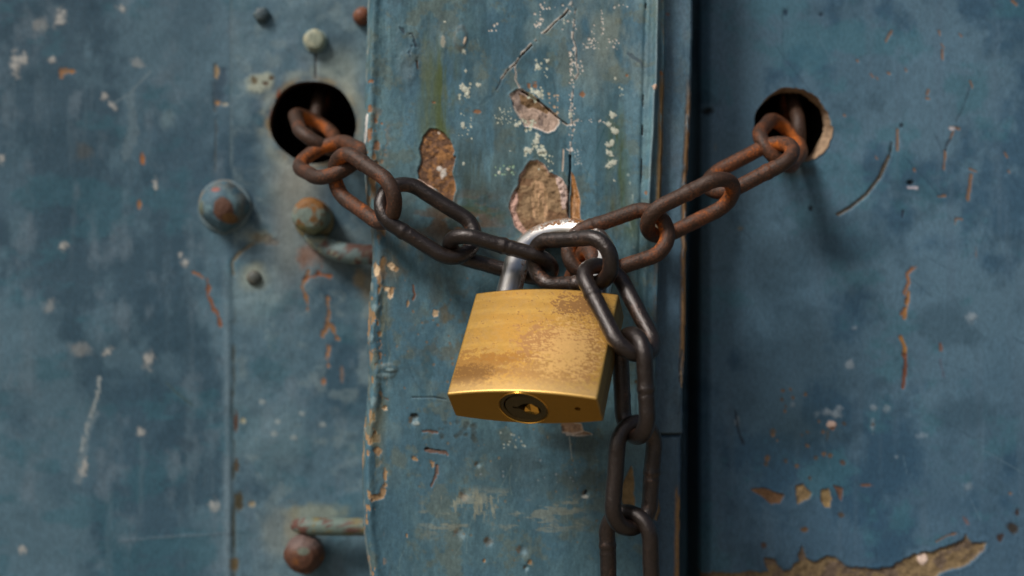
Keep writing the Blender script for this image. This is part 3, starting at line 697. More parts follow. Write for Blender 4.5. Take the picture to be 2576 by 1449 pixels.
S.spot(*A((600, 1120))[0], 7, 13, WH, .1, 10, rag=.7); S.spot(*A((575, 1085))[0], 7, 6, WH, .1); S.spot(*A((572, 852))[0], 4, 4, (230, 210, 190), .1); S.line(A((445, 1160), (500, 1200), (560, 1240), (600, 1275)), 6, (214, 186, 170), .1, 3)
S.poly([(1333, 407), (1352, 404), (1365, 415), (1380, 433), (1400, 442), (1416, 456), (1427, 485), (1430, 520), (1428, 560), (1420, 590), (1380, 600), (1325, 590), (1298, 568), (1287, 538), (1282, 518), (1290, 492), (1303, 470), (1310, 440)], (160, 122, 88), -.7, 3, 4, .85, .18, (200, 164, 146), (40, 16, (122, 92, 66), .55))
S.poly([(1335, 458), (1352, 452), (1368, 460), (1374, 490), (1378, 540), (1366, 552), (1340, 548), (1336, 500)], (164, 124, 88), -.1, 4, 6, .9, 0, None, (5, 60, (196, 158, 122), .5), rscale=12)
S.poly([(1397, 444), (1412, 448), (1424, 470), (1428, 500), (1424, 525), (1414, 528), (1410, 500), (1404, 470)], (206, 180, 168), .3, 3, 4)
S.poly([(1286, 500), (1298, 480), (1302, 505), (1296, 530), (1310, 560), (1328, 586), (1318, 592), (1296, 568), (1284, 530)], (196, 158, 142), .3, 3, 4)
S.poly(A((1428, 1110), (1445, 1140), (1462, 1200), (1480, 1290), (1482, 1400), (1480, 1600), (1418, 1600), (1416, 1320), (1424, 1220)), (176, 112, 58), -.5, 2, 3, .85, .1, None, (5, 50, (206, 160, 120), .56))
S.line(A((1418, 1005), (1420, 1080), (1412, 1200), (1406, 1300), (1408, 1400)), 4, (24, 24, 26), -1.0, 1.4)
S.line(A((1374, 965), (1372, 1030), (1368, 1100)), 3, (200, 180, 160), -.2, 1)
# crack
cr = A((1428, 0), (1412, 50), (1375, 95), (1320, 140), (1270, 195), (1225, 225), (1185, 270), (1110, 345), (1080, 385), (1062, 412), (1010, 455), (975, 505))
S.line(cr, 5, WH, .15, 3.0, .9, gaps=.2); S.line([(x + 1.5, y + 1.5) for x, y in cr[1:8]], 2.4, (40, 34, 30), -1.0, 2.2, .9, gaps=.25); S.line([(x + 1, y + 1) for x, y in cr[7:]], 2, (64, 52, 44), -.5, 1.2)
S.line(A((975, 505), (965, 545), (940, 580)), 2, (58, 70, 80), -.3, .8, .8)
S.line(A((1060, 415), (1068, 470), (1064, 510), (1092, 565)), 4.5, WH, .1, 2, 1.); S.line(A((1063, 420), (1071, 475), (1068, 510), (1095, 565)), 2, (52, 44, 40), -.6, .8, .8)
S.line(A((1345, 780), (1400, 810), (1470, 770)), 2.2, (200, 186, 170), -.1, 1.2, .8, gaps=.3)
# vertical flaking line
ln = A((1448, 60), (1440, 150), (1432, 240), (1455, 320), (1452, 400), (1470, 470), (1432, 540), (1430, 620), (1420, 740), (1432, 850), (1420, 940), (1415, 990))
S.line(ln, 4, WH, .1, 3.4, .95, gaps=.42); S.line([(x + 2.5, y) for x, y in ln], 1.6, (48, 50, 54), -.5, .8, .8, gaps=.3)
S.poly(A((1385, 955), (1410, 965), (1425, 945), (1440, 970), (1418, 985)), (216, 206, 196), .1, 2, 2, lip=0)
for x0, y0, x1, y1, n_, r_, c_, sd in ((1415, 380, 1500, 500, 20, 2.2, WH, 1), (1410, 300, 1450, 560, 26, 1.8, WH, 2), (1410, 600, 1450, 960, 30, 1.8, WH, 3), (1500, 250, 1730, 330, 32, 1.5, WH, 4), (1612, 60, 1632, 240, 16, 1.5, WH, 5), (1555, 160, 1572, 300, 9, 1.4, WH, 6),
        (1185, 60, 1245, 200, 16, 2.4, WH, 7), (1225, 10, 1330, 60, 10, 1.8, WH, 8), (890, 150, 960, 200, 6, 2.2, WH, 9), (920, 690, 1040, 800, 34, 1.4, CR, 10), (700, 530, 775, 640, 16, 2.2, CR, 11), (1190, 370, 1280, 500, 14, 2.4, CR, 12), (1150, 560, 1240, 660, 22, 2.4, CR, 13),
        (1060, 770, 1200, 850, 18, 2.6, CR, 14), (1120, 940, 1260, 1000, 16, 2.6, CR, 15), (930, 1060, 1060, 1130, 14, 1.8, (150, 180, 150), 16), (1440, 950, 1490, 1060, 26, 1.3, (180, 190, 190), 17), (1210, 1000, 1310, 1110, 18, 1.6, CR, 18), (700, 700, 790, 900, 12, 1.8, CR, 19), (1730, 560, 1760, 620, 5, 1.8, CR, 20),
        (560, 1480, 900, 1700, 10, 1.6, (150, 156, 140), 21), (1450, 770, 1640, 790, 12, 1.4, WH, 22), (1280, 600, 1340, 740, 16, 2, (196, 170, 140), 23), (1700, 0, 1800, 60, 4, 1.5, WH, 24), (1360, 20, 1460, 200, 12, 1.8, WH, 25)):
    (a, b), (c, d) = A((x0, y0), (x1, y1)); S.speck(a, b, c, d, n_, r_, c_, 300 + sd)
for x, y, rx, ry, a in ((735, 560, 9, 7, 20), (755, 600, 6, 7, 0), (824, 545, 4, 5, 0), (1210, 430, 7, 7, 30), (1268, 388, 5, 4, 0), (1690, 745, 7, 11, -20), (1670, 800, 8, 6, 0), (1700, 840, 10, 8, 40), (1690, 920, 8, 7, 0), (1662, 935, 7, 5, 0), (1668, 985, 9, 5, 30), (1690, 1050, 9, 6, 0), (1670, 1075, 8, 5, 0),
        (1700, 1165, 3, 3, 0), (1150, 965, 11, 7, 0), (1235, 975, 10, 5, 0), (1195, 915, 7, 12, 20), (1205, 880, 6, 8, 0), (1078, 800, 7, 5, 0), (1192, 595, 11, 6, 0), (1220, 600, 5, 8, 0), (745, 460, 3, 5, 0), (728, 800, 4, 7, 0), (730, 1050, 3, 4, 0), (965, 1110, 4, 5, 0), (1012, 1088, 4, 3, 0), (1033, 972, 3, 2, 0), (1708, 508, 3, 3, 0), (735, 330, 5, 6, 20), (610, 140, 2, 2, 0), (1380, 150, 3, 8, -15), (1422, 745, 4, 9, 10)):
    p = A((x, y))[0]; S.spot(*p, rx, ry, (206, 208, 190), .12, a, .95, .3, 1.2, .7)
for x, y, rx, ry in ((1152, 552, 5, 6), (1192, 550, 6, 8), (815, 718, 10, 5), (1498, 608, 7, 7), (540, 660, 5, 3), (1782, 488, 3, 3), (128, 700, 6, 10), (165, 780, 5, 8), (125, 870, 7, 18), (175, 940, 8, 12), (205, 795, 3, 3), (130, 525, 10, 4), (1902, 1245, 3, 5)):
    p = A((x, y))[0]; S.spot(*p, rx, ry, (150, 100, 68), -.15, 0, .95, .3, .7)
# blisters and drips
def ring(x, y, rx, ry, h, col=None):
    R_ = 3 * max(rx, ry); sl = S.box(x - R_, y - R_, x + R_, y + R_); d = np.hypot((S.U[sl] - x) / rx, (S.V[sl] - y) / ry) + (fbm(S.U[sl], S.V[sl], 14, seed=31) - .5) * .5
    S.h[sl] += .3 * h * np.exp(-((d - 1) / .3) ** 2) + .35 * h * (1 - ss(d, .6, 1.05))
    if col: S.mix(np.exp(-((d - 1.15) / .3) ** 2) * .3, col, sl=sl)
x, y = A((712, 245))[0]; ring(x, y, 13, 23, .9, (96, 84, 66)); S.spot(x + 10, y + 8, 3, 10, (220, 196, 170), 0, 15)
x, y = A((600, 270))[0]; ring(x, y, 8, 20, .6); S.spot(x, y, 6, 14, (176, 170, 152), .1, 0, .7)
x, y = A((370, 440))[0]; ring(x, y, 22, 36, 1.0); S.mix(np.exp(-((U - x) / 20) ** 2 - ((V - y) / 40) ** 2) * .5, (126, 144, 150))
x, y = A((370, 280))[0]; ring(x, y, 24, 42, 1.0); S.line(A((330, 180), (360, 230), (400, 215), (425, 300)), 5, (52, 66, 76), -.4, 5, .8, gaps=.4); S.line(A((400, 300), (380, 350), (400, 410)), 4, (60, 76, 86), -.4, 4, .7, gaps=.4)
S.line(A((432, 395), (436, 440)), 3, (86, 66, 50), -.3, .8)
S.line(A((1640, 830), (1600, 940), (1530, 1120), (1520, 1180)), 1.6, (48, 90, 96), -.1, .6, .7)
S.line(A((1795, 350), (1830, 375), (1870, 400), (1890, 440)), 9, (66, 82, 92), -.1, 4, .8, gaps=.35)
# slits along the folded seam and the bead beside it
xs = lerp(V, [(1626, -300), (1625, 0), (1616, 300), (1612, 500), (1606, 700), (1604, 1090), (1604, 1800)])
top = 1 - ss(V, 1084, 1100)
S.h += -.5 * np.exp(-((U - xs) / 5) ** 2) * top
for y0, y1 in ((12, 27), (240, 274), (316, 343), (402, 466)):
    yy = np.arange(y0, y1 + 1, 6.); S.line([(lerp(t, [(1625, 0), (1616, 300), (1612, 500)]), t) for t in yy], 1.6, (46, 42, 46), -.7, 1.6)
xb = lerp(V, [(1653, -300), (1652, 0), (1650, 110), (1648, 210), (1643, 240), (1640, 330), (1634, 420), (1630, 520), (1622, 700), (1618, 900), (1616, 1090), (1612, 1800)])
fade = 1 - .75 * ss(V, 420, 640)
S.h += (2.6 * np.exp(-((U - xb) / 8) ** 2) + .6 * np.exp(-((U - xb + 30) / 22) ** 2)) * top * fade
S.mix(np.exp(-((U - xb) / 4) ** 2) * top * fade * .4 * ss(fbm(U, V, 20, 120, 261, 3), .2, .5), (158, 178, 184), .3)  # highlight painted along the crest of the bead
S.spot(1646, 222, 6, 7, (190, 160, 140), .3); S.spot(1681, 31, 6, 5, (150, 100, 70)); S.spot(1663, 292 - 106, 5, 6, (150, 96, 60))
# step down to the backing board edge, brown where the paint is gone
xst = lerp(V, [(1672, -300), (1672, 150), (1668, 250), (1666, 360), (1662, 470), (1659, 560), (1656, 700), (1650, 900), (1646, 1090), (1645, 1800)]) + 3 * (fbm(U * 0, V, 30, 30, 262, 4) - .5)
zm = -4.2 * ss(U - xst, -3, 4)
wb = np.exp(-((U - xst + 4) / 8.5) ** 4)
S.mix(wb * ss(V, 160, 230) * (1 - ss(V, 560, 650)) * ss(fbm(U, V, 12, 60, 263, 4), .2, .42), (134, 100, 62), .85)
S.mix(wb * .5 * ss(fbm(U, V, 14, 40, 264, 4), .55, .65), (118, 96, 66), .85)
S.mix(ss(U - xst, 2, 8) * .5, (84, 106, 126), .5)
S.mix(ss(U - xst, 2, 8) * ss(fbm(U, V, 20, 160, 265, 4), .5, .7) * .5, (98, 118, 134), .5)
S.mix(ss(U - xst, -30, 8) * ss(V, 560, 700) * .6, (62, 82, 98), .6)  # shade from chain and padlock painted in, lower right side
# horizontal butt joint: the upper sheet ends, the lower one starts a little behind
yj = 1093 + 4 * (fbm(U, V * 0, 60, 60, 266, 3) - .5)
S.h += 1.1 * (1 - ss(V, yj - 3, yj + 4)) * ss(U, 1560, 1640) - 1.1 * np.exp(-((V - yj - 3) / 4) ** 2) * ss(U, 1600, 1660)
S.mix(np.exp(-((V - yj - 2) / 3.5) ** 2) * ss(U, 1600, 1660), (26, 34, 40), .8)
S.mix(ss(V, yj, yj + 6) * ss(U, 1600, 1660) * .5, (62, 84, 102), .6)
# right edge: brown broken edge
wr = np.exp(-((U - eR + 6) / 9) ** 4)
S.mix(wr * np.maximum(ss(V, 170, 300) * (1 - ss(V, 880, 980)), ss(V, 1220, 1250)) * ss(fbm(U, V, 10, 50, 270, 4), .18, .42), (150, 108, 70), .85, -.5)
S.line([(1720, 880), (1712, 925), (1714, 960)], 5, (60, 72, 80), -.35, 4, .8, gaps=.3); S.line([(1716, 1000), (1708, 1060)], 4, (60, 72, 80), -.3, 3, .6, gaps=.4); S.line([(1716, 935), (1718, 975)], 5, (150, 130, 106), -.3, 1.5)
S.spot(1602, 965 - 5, 5, 5, (110, 90, 60)); S.spot(1634, 820, 5, 4, (140, 112, 76)); S.spot(1611, 805, 4, 5, (120, 76, 50)); S.spot(1634, 1240, 4, 6, (110, 80, 60))
S.line([(1560, 660), (1590, 690), (1600, 740)], 6, (112, 130, 136), .1, 3, .4, gaps=.4)
S.line([(1580, 440), (1592, 500), (1585, 560), (1595, 620)], 4, (150, 166, 160), .1, 3, .8, gaps=.45)
S.mix(np.exp(-((U - 1585) / 34) ** 2 - ((V - 560) / 60) ** 2) * ss(fbm(U, V, 24, 40, 271, 4), .4, .6) * .8, (66, 84, 62), .8)
# lower left quarter of the strip
B = lambda *p: [(880.5 + .349 * x, 943.4 + .349 * y) for x, y in p]
OG = (164, 124, 88)
for x, y, rx, ry, a in ((252, 240, 5, 6, 0), (120, 450, 6, 10, 0), (140, 480, 5, 8, 0), (200, 550, 9, 9, 20), (255, 725, 4, 17, 0), (240, 840, 8, 16, 25), (190, 885, 15, 8, -8), (140, 860, 5, 12, -20), (120, 1060, 5, 7, 0), (465, 606, 7, 6, 0), (592, 640, 5, 8, -30), (970, 1340, 4, 5, 0), (1296, 1350, 5, 5, 0), (75, 560, 4, 26, 0), (72, 650, 4, 14, 0), (410, 1160, 2, 5, 0), (180, 420, 3, 4, 0), (95, 370, 3, 6, 0)):
    p = B((x, y))[0]; S.spot(*p, rx, ry, OG, -.3, a, 1, .25, .7)
for pts, w in (((( 548, 538), (580, 550), (640, 555), (690, 560)), 9), (((500, 408), (560, 405), (630, 415)), 7), (((626, 655), (625, 710), (605, 760), (585, 805)), 8), (((690, 540), (700, 575)), 4), (((250, 170), (300, 190)), 2)):
    S.line(B(*pts), w - 1, (108, 80, 66), -.35, 4.5, .9, gaps=.25)
S.line(B((548, 532), (600, 538), (650, 545)), 3, (34, 30, 28), -.6, 2, .8, gaps=.3); S.spot(*B((465, 300))[0], 8, 7, (50, 54, 54), -.6); S.spot(*B((480, 350))[0], 8, 5, (150, 160, 156), .3)
S.line(B((450, 162), (600, 160), (690, 175)), 2.2, (56, 74, 84), -.4, .8)
for x, y, r in ((790, 1140, 13), (1000, 1200, 11), (1245, 1270, 13), (820, 870, 11), (1700, 860, 9), (920, 650, 7), (460, 330, 12), (1270, 1390, 6)):
    p = B((x, y))[0]; S.dent(p[0], p[1], r, -.7); S.spot(p[0] + 1, p[1] + 2, r * .8, r * .9, (128, 150, 158), 0, 0, .55, .5, .9); S.spot(p[0] - r * .7, p[1] - r * .3, r * .4, r * .7, (108, 96, 78), 0, 20, .8, .4, .8)  # each dent gets a painted pale highlight and a brown mark
S.spot(*B((820, 880))[0], 9, 8, (120, 96, 78), 0, 0, .8, .5, 1); S.spot(*B((1000, 1205))[0], 10, 8, (92, 86, 74), 0, 0, .7, .5, 1)
p = B((1700, 855))[0]; S.spot(p[0] - 1, p[1] - 3, 3, 7, (30, 38, 46), -.4, 20); S.spot(p[0] - 2, p[1] + 8, 9, 4, (200, 200, 190), .1)
scf = ss(fbm(U, V, 60, 14, 280, 5, .65), .5, .6) * ss(fbm(U, V, 90, 60, 281, 4), .44, .56)
m = ss(V, 1215, 1250) * (1 - ss(V, 1320, 1370)) * ss(U, 1030, 1080) * (1 - ss(U, 1440, 1500)); S.mix(scf * m * .6, (138, 142, 128), .7)
scf = ss(fbm(U, V, 12, 50, 282, 5, .65), .56, .64); m = ss(V, 1215, 1250) * (1 - ss(V, 1290, 1320)) * ss(U, 1050, 1090) * (1 - ss(U, 1240, 1300)); S.mix(scf * m * .7, (144, 146, 128), .7)
S.speck(*B((640, 330))[0], *B((900, 480))[0], 22, 5, (62, 72, 70), 61, amt=.6); S.speck(*B((1080, 380))[0], *B((1300, 540))[0], 16, 2, (150, 160, 154), 62); S.speck(*B((480, 160))[0], *B((1800, 1350))[0], 46, 2.4, (112, 104, 84), 63, amt=.7); S.speck(*B((900, 600))[0], *B((1800, 800))[0], 16, 2, (120, 134, 140), 64)
S.speck(930, 690, 1250, 1050, 40, 2.4, (120, 100, 72), 65, amt=.7)
p = B((1530, 365), (1640, 355), (1665, 400), (1740, 425), (1680, 430), (1560, 432)); S.poly(p, (150, 122, 98), -.4, 3, 4, lipcol=(210, 196, 180)); S.line(B((1580, 430), (1590, 520), (1600, 600)), 3, (150, 156, 150), 0, 1.5, .7, gaps=.3)
S.poly([(1413, 1066), (1432, 1060), (1462, 1066), (1466, 1085), (1440, 1092), (1416, 1088)], (176, 144, 118), -.4, 3, 3, lipcol=(210, 196, 180))
# chips beside the left edge (fig. bright plaster coloured)
Cc = lambda *p: [(867.8 + .304 * x, 628.9 + .304 * y) for x, y in p]
for x, y, rx, ry in ((380, 125, 8, 6), (400, 150, 9, 7), (425, 158, 5, 6), (375, 370, 6, 9), (355, 325, 11, 5), (385, 345, 5, 10), (260, 170, 9, 15), (240, 130, 5, 8), (748, 522, 7, 9), (215, 880, 5, 16), (170, 550, 4, 12), (520, 440, 3, 10), (330, 1312, 7, 6), (285, 695, 5, 6), (212, 400, 4, 5)):
    p = Cc((x, y))[0]; S.spot(*p, rx, ry, (222, 180, 140) if rx > 5 else OG, -.25, 10, 1, .25, .6)
S.line(Cc((565, 290), (568, 340), (580, 370), (562, 410)), 4, (112, 76, 58), -.3, 1.5); S.spot(*Cc((820, 520))[0], 12, 22, (96, 92, 76), 0, 10, .7, .5, 1)
for x, y, rx, ry in ((320, 1010, 22, 15), (370, 975, 16, 9), (215, 680, 8, 24), (245, 440, 14, 24), (240, 1200, 14, 30)):
    p = Cc((x, y))[0]; ring(*p, rx, ry, .9, (92, 92, 74)); S.spot(p[0], p[1] + ry * .5, rx * .7, ry * .4, (134, 156, 160), 0, 0, .7, .4)
S.poly([(1577, 1195), (1588, 1172), (1596, 1205), (1594, 1240), (1600, 1262), (1590, 1320), (1576, 1345), (1570, 1290), (1560, 1225)], (128, 98, 64), -.5, 3, 4)
S.poly([(1655, 1245), (1660, 1262), (1662, 1290), (1655, 1315), (1645, 1310), (1650, 1280)], (150, 118, 86), -.4, 3, 3)
S.h += (fbm(U, V, 300, 340, 290, 3) - .5) * 2.0 + (fbm(U, V, 40, 60, 291, 4) - .5) * .45
# rolled edges and side returns
dl, dr = U - eL, eR - U
S.mix((1 - ss(dl, 2, 16)) * .55 * ss(fbm(U, V, 16, 60, 293, 4), .2, .5), (74, 90, 92), .75)  # rolled edge painted darker to hold down the sunlight it catches
zm = zm - 7 * (1 - ss(dl, 2, 26)) ** 2 - 60 * (1 - ss(dl, -3, 1.5)) - 60 * (1 - ss(dr, -3.5, 1)) - 1.0 * (1 - ss(dr, 0, 8))
S.mix(1 - ss(dr, -3, 0), (60, 44, 32), .9)
zm = np.maximum(zm, np.where(U > 1300, ZR - 34, ZL - 3))
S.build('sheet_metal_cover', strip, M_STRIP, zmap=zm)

# ================================================================== CHAIN
chain = thing('rusty_chain', 'rusty brown steel chain slung between two door holes, free end hanging beside the padlock', 'chain', tuple(W(1440, 640, 20)))
RW = 2.68
def link_stadium(E1, E2, az, phi, zc, b=8.8, r=RW, a=None, mat=M_CHAIN_DARK, rust=.3, weld=None, seed=1, warp=0.):
    s = FPX / (DC - zc); e1 = np.array(pmm(*E1, zc)); e2 = np.array(pmm(*E2, zc)); c = (e1 + e2) / 2
    A_ = (e2 - e1) / 2; L = np.linalg.norm(A_[:2]); a = a or 16.0
    if L < a: A_[2] = az * math.sqrt(max(a * a - L * L, 0))
    a = np.linalg.norm(A_); ua = A_ / a
    nrm = np.array([-A_[1], A_[0], 0.]); nrm /= np.linalg.norm(nrm)          # image 'up' for a link drawn left to right
    if True:
        w = np.cross(ua, nrm); w = w if w[2] > 0 else -w
        nrm = np.cross(w, ua) * (1 if np.cross(w, ua) @ nrm > 0 else -1)
    ph = math.radians(phi); B_ = nrm * math.cos(ph) + w * math.sin(ph)
    ns = 132; st = a - b; per = 4 * st + 2 * math.pi * b; C = []; tt = []
    for k in range(ns):
        d = per * k / ns
        if d < 2 * st: x, y = -st + d, b
        elif d < 2 * st + math.pi * b: q = (d - 2 * st) / b; x, y = st + b * math.sin(q), b * math.cos(q)
        elif d < 4 * st + math.pi * b: x, y = st - (d - 2 * st - math.pi * b), -b
        else: q = (d - 4 * st - math.pi * b) / b; x, y = -st - b * math.sin(q), -b * math.cos(q)
        x, y = x, y * (1 - .05 * (1 - (x / a) ** 2))
        C.append(c + ua * x + B_ * y + np.cross(ua, B_) * warp * (x / a) * (y / b)); tt.append((x, y))
    C = np.array(C); tt = np.array(tt)
    rr = np.full(ns, r)
    if weld:                                          # forge weld: a swollen collar with a groove beside it
        side, pos = weld; dx = tt[:, 0] - pos * a; ok = np.sign(tt[:, 1]) == side
        rr = rr + np.where(ok, .30 * np.exp(-((dx + .8) / 1.1) ** 2) - .16 * np.exp(-((dx - .55) / .38) ** 2) + .12 * np.exp(-((dx - 1.8) / 1.0) ** 2), 0)
    def cf(me, q3, dirs, C_, T_):
        inw = c - C_; inw /= np.linalg.norm(inw, axis=1, keepdims=True)
        inner = (dirs * inw[:, None]).sum(-1)
        end = np.abs(tt[:, 0]) / a
        v = rust + .55 * ss(inner, .1, .9) * (.35 + .65 * ss(end, .45, .9)[:, None]) - .12 * ss(-inner, .2, .9)
        at = me.attributes.new('rust', 'FLOAT', 'POINT'); at.data.foreach_set('value', v.astype(np.float32).ravel())
    o = sweep('link', C, rr, 28, True, chain, mat, cf, .045, seed)
    return o
D_, R_ = M_CHAIN_DARK, M_CHAIN_RUST
links = [
    # left run, from inside the hole outwards
    dict(E1=(806, 225), E2=(806, 330), az=1, phi=85, zc=-72, mat=R_, rust=.2, a=16, b=8.2),
    dict(E1=(772, 290), E2=(820, 374), az=1, phi=-58, zc=-39, mat=R_, rust=.32, b=8.6),
    dict(E1=(779, 372), E2=(884, 430), az=1, phi=-32, zc=-11, mat=R_, rust=.36, b=10.3),
    dict(E1=(835, 417), E2=(996, 530), az=1, phi=36, zc=9.5, mat=R_, rust=.36, weld=(1, -.1), b=9.0),
    dict(E1=(969, 488), E2=(1185, 622), az=-1, phi=-24, zc=13, mat=D_, rust=.16, weld=(-1, -.25), b=8.8),
    dict(E1=(1132, 611), E2=(1386, 682), az=1, phi=62, zc=15, mat=D_, rust=.1, weld=(1, .05), b=8.4, a=17),
    dict(E1=(1344, 661), E2=(1531, 655), az=1, phi=10, zc=29.5, mat=D_, rust=.22, weld=(-1, .1), b=8.0),
    # free end
    dict(E1=(1504, 668), E2=(1608, 888), az=1, phi=-42, zc=43, r=2.72, mat=D_, rust=.12, weld=(-1, -.3), b=8.0, a=18.4),
    dict(E1=(1588, 842), E2=(1600, 1098), az=-1, phi=66, zc=49, r=2.72, mat=D_, rust=.08, weld=(1, .1), b=8.4),
    dict(E1=(1604, 1064), E2=(1584, 1328), az=-1, phi=-36, zc=45, r=2.72, mat=D_, rust=.12, weld=(1, .0), b=8.2, a=16.8),
    dict(E1=(1578, 1288), E2=(1588, 1546), az=-1, phi=34, zc=41, r=2.72, mat=D_, rust=.14, weld=(-1, -.25), b=8.4, a=16.8),
    dict(E1=(1588, 1508), E2=(1586, 1766), az=-1, phi=-50, zc=38, r=2.72, mat=D_, rust=.14, a=16.8),
    # right run
    dict(E1=(1434, 652), E2=(1675, 569), az=-1, phi=-14, zc=13, mat=R_, rust=.3, weld=(1, -.35), b=9.0),
    dict(E1=(1630, 576), E2=(1843, 470), az=-1, phi=52, zc=12, mat=R_, rust=.32, weld=(1, .1), b=8.6),
    dict(E1=(1786, 474), E2=(1988, 368), az=-1, phi=-60, zc=0, mat=R_, rust=.42, weld=(-1, .25), b=8.8),
    dict(E1=(1924, 396), E2=(2003, 322), az=-1, phi=0, zc=-19, mat=R_, rust=.5, b=8.8, a=15.5),
    dict(E1=(1992, 375), E2=(1992, 240), az=-1, phi=88, zc=-46, mat=R_, rust=.2, b=8.4),
    # a short turn of chain caught behind the hanging link
    dict(E1=(1486, 640), E2=(1440, 745), az=-1, phi=60, zc=14, mat=R_, rust=.45, b=5.6, a=9.5),
]
for k, L in enumerate(links): link_stadium(seed=31 + k * 3, **L)

# ================================================================== PADLOCK
ZC = 41.0
PW, PH, PD, BULGE = 49.4, 43.2, 11.5, 2.7
def rodr(a):
    th = np.linalg.norm(a); k = a / th; K = np.array([[0, -k[2], k[1]], [k[2], 0, -k[0]], [-k[1], k[0], 0]])
    return np.eye(3) + np.sin(th) * K + (1 - np.cos(th)) * K @ K
RP = rodr(np.array([0.722, -0.282, 0.115])); CP = np.array([8.3, 21.8, ZC])
def PL(x, y, z):
    """padlock frame (x right, y down, z out of its face, mm) -> world metres"""
    q = np.stack(np.broadcast_arrays(x, y, z), -1).astype(float) @ RP.T + CP
    return np.stack([q[..., 0], -q[..., 2], -q[..., 1] + H0 / MM], -1) * MM
lock = thing('padlock', 'tarnished square brass padlock with a rusty steel shackle hanging open-faced from the chain', 'padlock', tuple(PL(0, 0, 0).tolist()))
lock['label'] = 'tarnished brass padlock with a rust speckled steel shackle, hanging from the chain in the middle'
M_BRASS = mat_attr_metal('tarnished_brass', .75, .25)
M_BRASS_DARK = mat_plain('dark_tarnished_brass', lin((96, 80, 48)), .5, .7, 1500, .25, .1)
M_BRASS_BRIGHT = mat_plain('polished_brass', lin((240, 180, 80)), .25, 1., 1500, .12, .1)
M_BLACK = mat_plain('lock_interior', lin((14, 11, 8)), .8)
# outline: bulged front and back, flat ends with small rounded corners
def outline(n_front=150, n_side=22, inset=0.):
    P = []
    hw, hd = PW / 2 - inset, PD / 2 - inset
    xs_ = np.linspace(-hw, hw, n_front)
    f = lambda x: hd + BULGE * (1 - (x / hw) ** 2)
    for x in xs_: P.append((x, f(x)))
    for z in np.linspace(hd, -hd, n_side)[1:-1]: P.append((hw, z))
    for x in xs_[::-1]: P.append((x, -f(x)))
    for z in np.linspace(-hd, hd, n_side)[1:-1]: P.append((-hw, z))
    P = np.array(P)
    for _ in range(2): P = .5 * P + .25 * np.roll(P, 1, 0) + .25 * np.roll(P, -1, 0)
    return P
O0 = outline(); n_o = len(O0); nh = 120
ys = np.linspace(-PH / 2, PH / 2, nh); rings = []
ctr = np.array([0, 0.])
prof = [(-PH / 2, .55), (-PH / 2 + .12, .22), (-PH / 2 + .4, 0)] + [(y, 0) for y in ys[2:-2]] + [(PH / 2 - .4, 0), (PH / 2 - .12, .2), (PH / 2, .5)]
Pn = np.roll(O0, -1, 0) - np.roll(O0, 1, 0); Pn = np.stack([-Pn[:, 1], Pn[:, 0]], -1); Pn /= np.linalg.norm(Pn, axis=1, keepdims=True)
if (Pn * O0).sum() < 0: Pn = -Pn
co = []; ly = []
for y, ins in prof:
    q = O0 - Pn * ins; co.append(PL(q[:, 0], np.full(n_o, y), q[:, 1])); ly.append(y)
co = np.array(co); ly = np.array(ly); nr = len(prof)
I = np.arange(nr * n_o).reshape(nr, n_o); J = np.roll(I, -1, 1)
q = np.stack([I[:-1], J[:-1], J[1:], I[1:]], -1).reshape(-1, 4)
me = mesh_np('body', co, q)
X = np.broadcast_to(O0[:, 0], (nr, n_o)); Zf = np.broadcast_to(O0[:, 1], (nr, n_o)); Y = np.broadcast_to(ly[:, None], (nr, n_o))
Uf, Vf = (X + 25) * 40, (Y + 22) * 40 + np.where(Zf < 0, 3000, 0)
c = np.broadcast_to(lin((180, 136, 64)), X.shape + (3,)).copy(); rg = np.full(X.shape, .44)
def pm(m, col, r=None):
    global c, rg
    c = c * (1 - m[..., None]) + lin(col) * m[..., None]
    if r is not None: rg = rg * (1 - m) + r * m
f1 = fbm(Uf, Vf, 420, 420, 401, 4); f2 = fbm(Uf, Vf, 90, 60, 402, 6, .68); f3 = fbm(Uf, Vf, 40, 26, 403, 6, .7); f4 = fbm(Uf, Vf, 900, 60, 404, 5)
pm(ss(f1, .35, .7) * .6, (168, 132, 66)); pm(ss(f4, .45, .7) * .3, (206, 166, 88), .4)
g = lambda cx, cy, sx, sy: np.exp(-((X - cx) / sx) ** 2 - ((Y - cy) / sy) ** 2)
pm(ss(fbm(Uf, Vf, 60, 60, 410, 5, .75), .46, .62) * .35, (164, 132, 84), .5)
pm(ss(g(-17, 12, 13, 8) + (f2 - .5) * 1.7, .40, .56) * .8, (142, 102, 50), .55)
pm(ss(g(-18, 14, 10, 5) + (f3 - .5) * 2.2, .5, .62) * .8, (116, 82, 42), .6)
pm(ss(g(-6, 8, 16, 3) + (f3 - .5) * 2.0, .56, .68) * .8, (150, 104, 44), .55)
pm(ss(g(7, 1, 13, 8) + (f2 - .5) * 1.5, .42, .58) * .8, (158, 116, 74), .62)
pm(ss(g(13, -15, 10, 6) + (f3 - .5) * 2.3, .5, .62) * .9, (128, 92, 54), .6)
pm(ss(g(18, 6, 6, 17) + (f3 - .5) * 2.2, .5, .64) * .75, (136, 100, 60), .6)
pm(ss(g(8, 13, 17, 8) + (f3 - .5) * 2.0, .52, .62) * .7, (156, 118, 72), .55)
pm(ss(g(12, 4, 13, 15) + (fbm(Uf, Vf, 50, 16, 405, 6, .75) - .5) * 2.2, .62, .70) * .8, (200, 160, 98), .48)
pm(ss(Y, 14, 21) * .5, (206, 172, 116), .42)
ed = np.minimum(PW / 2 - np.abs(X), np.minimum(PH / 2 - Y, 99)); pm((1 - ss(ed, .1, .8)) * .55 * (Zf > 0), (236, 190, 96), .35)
pm(ss(np.abs(X), PW / 2 - .5, PW / 2 - .1) * .6, (120, 100, 66), .55)
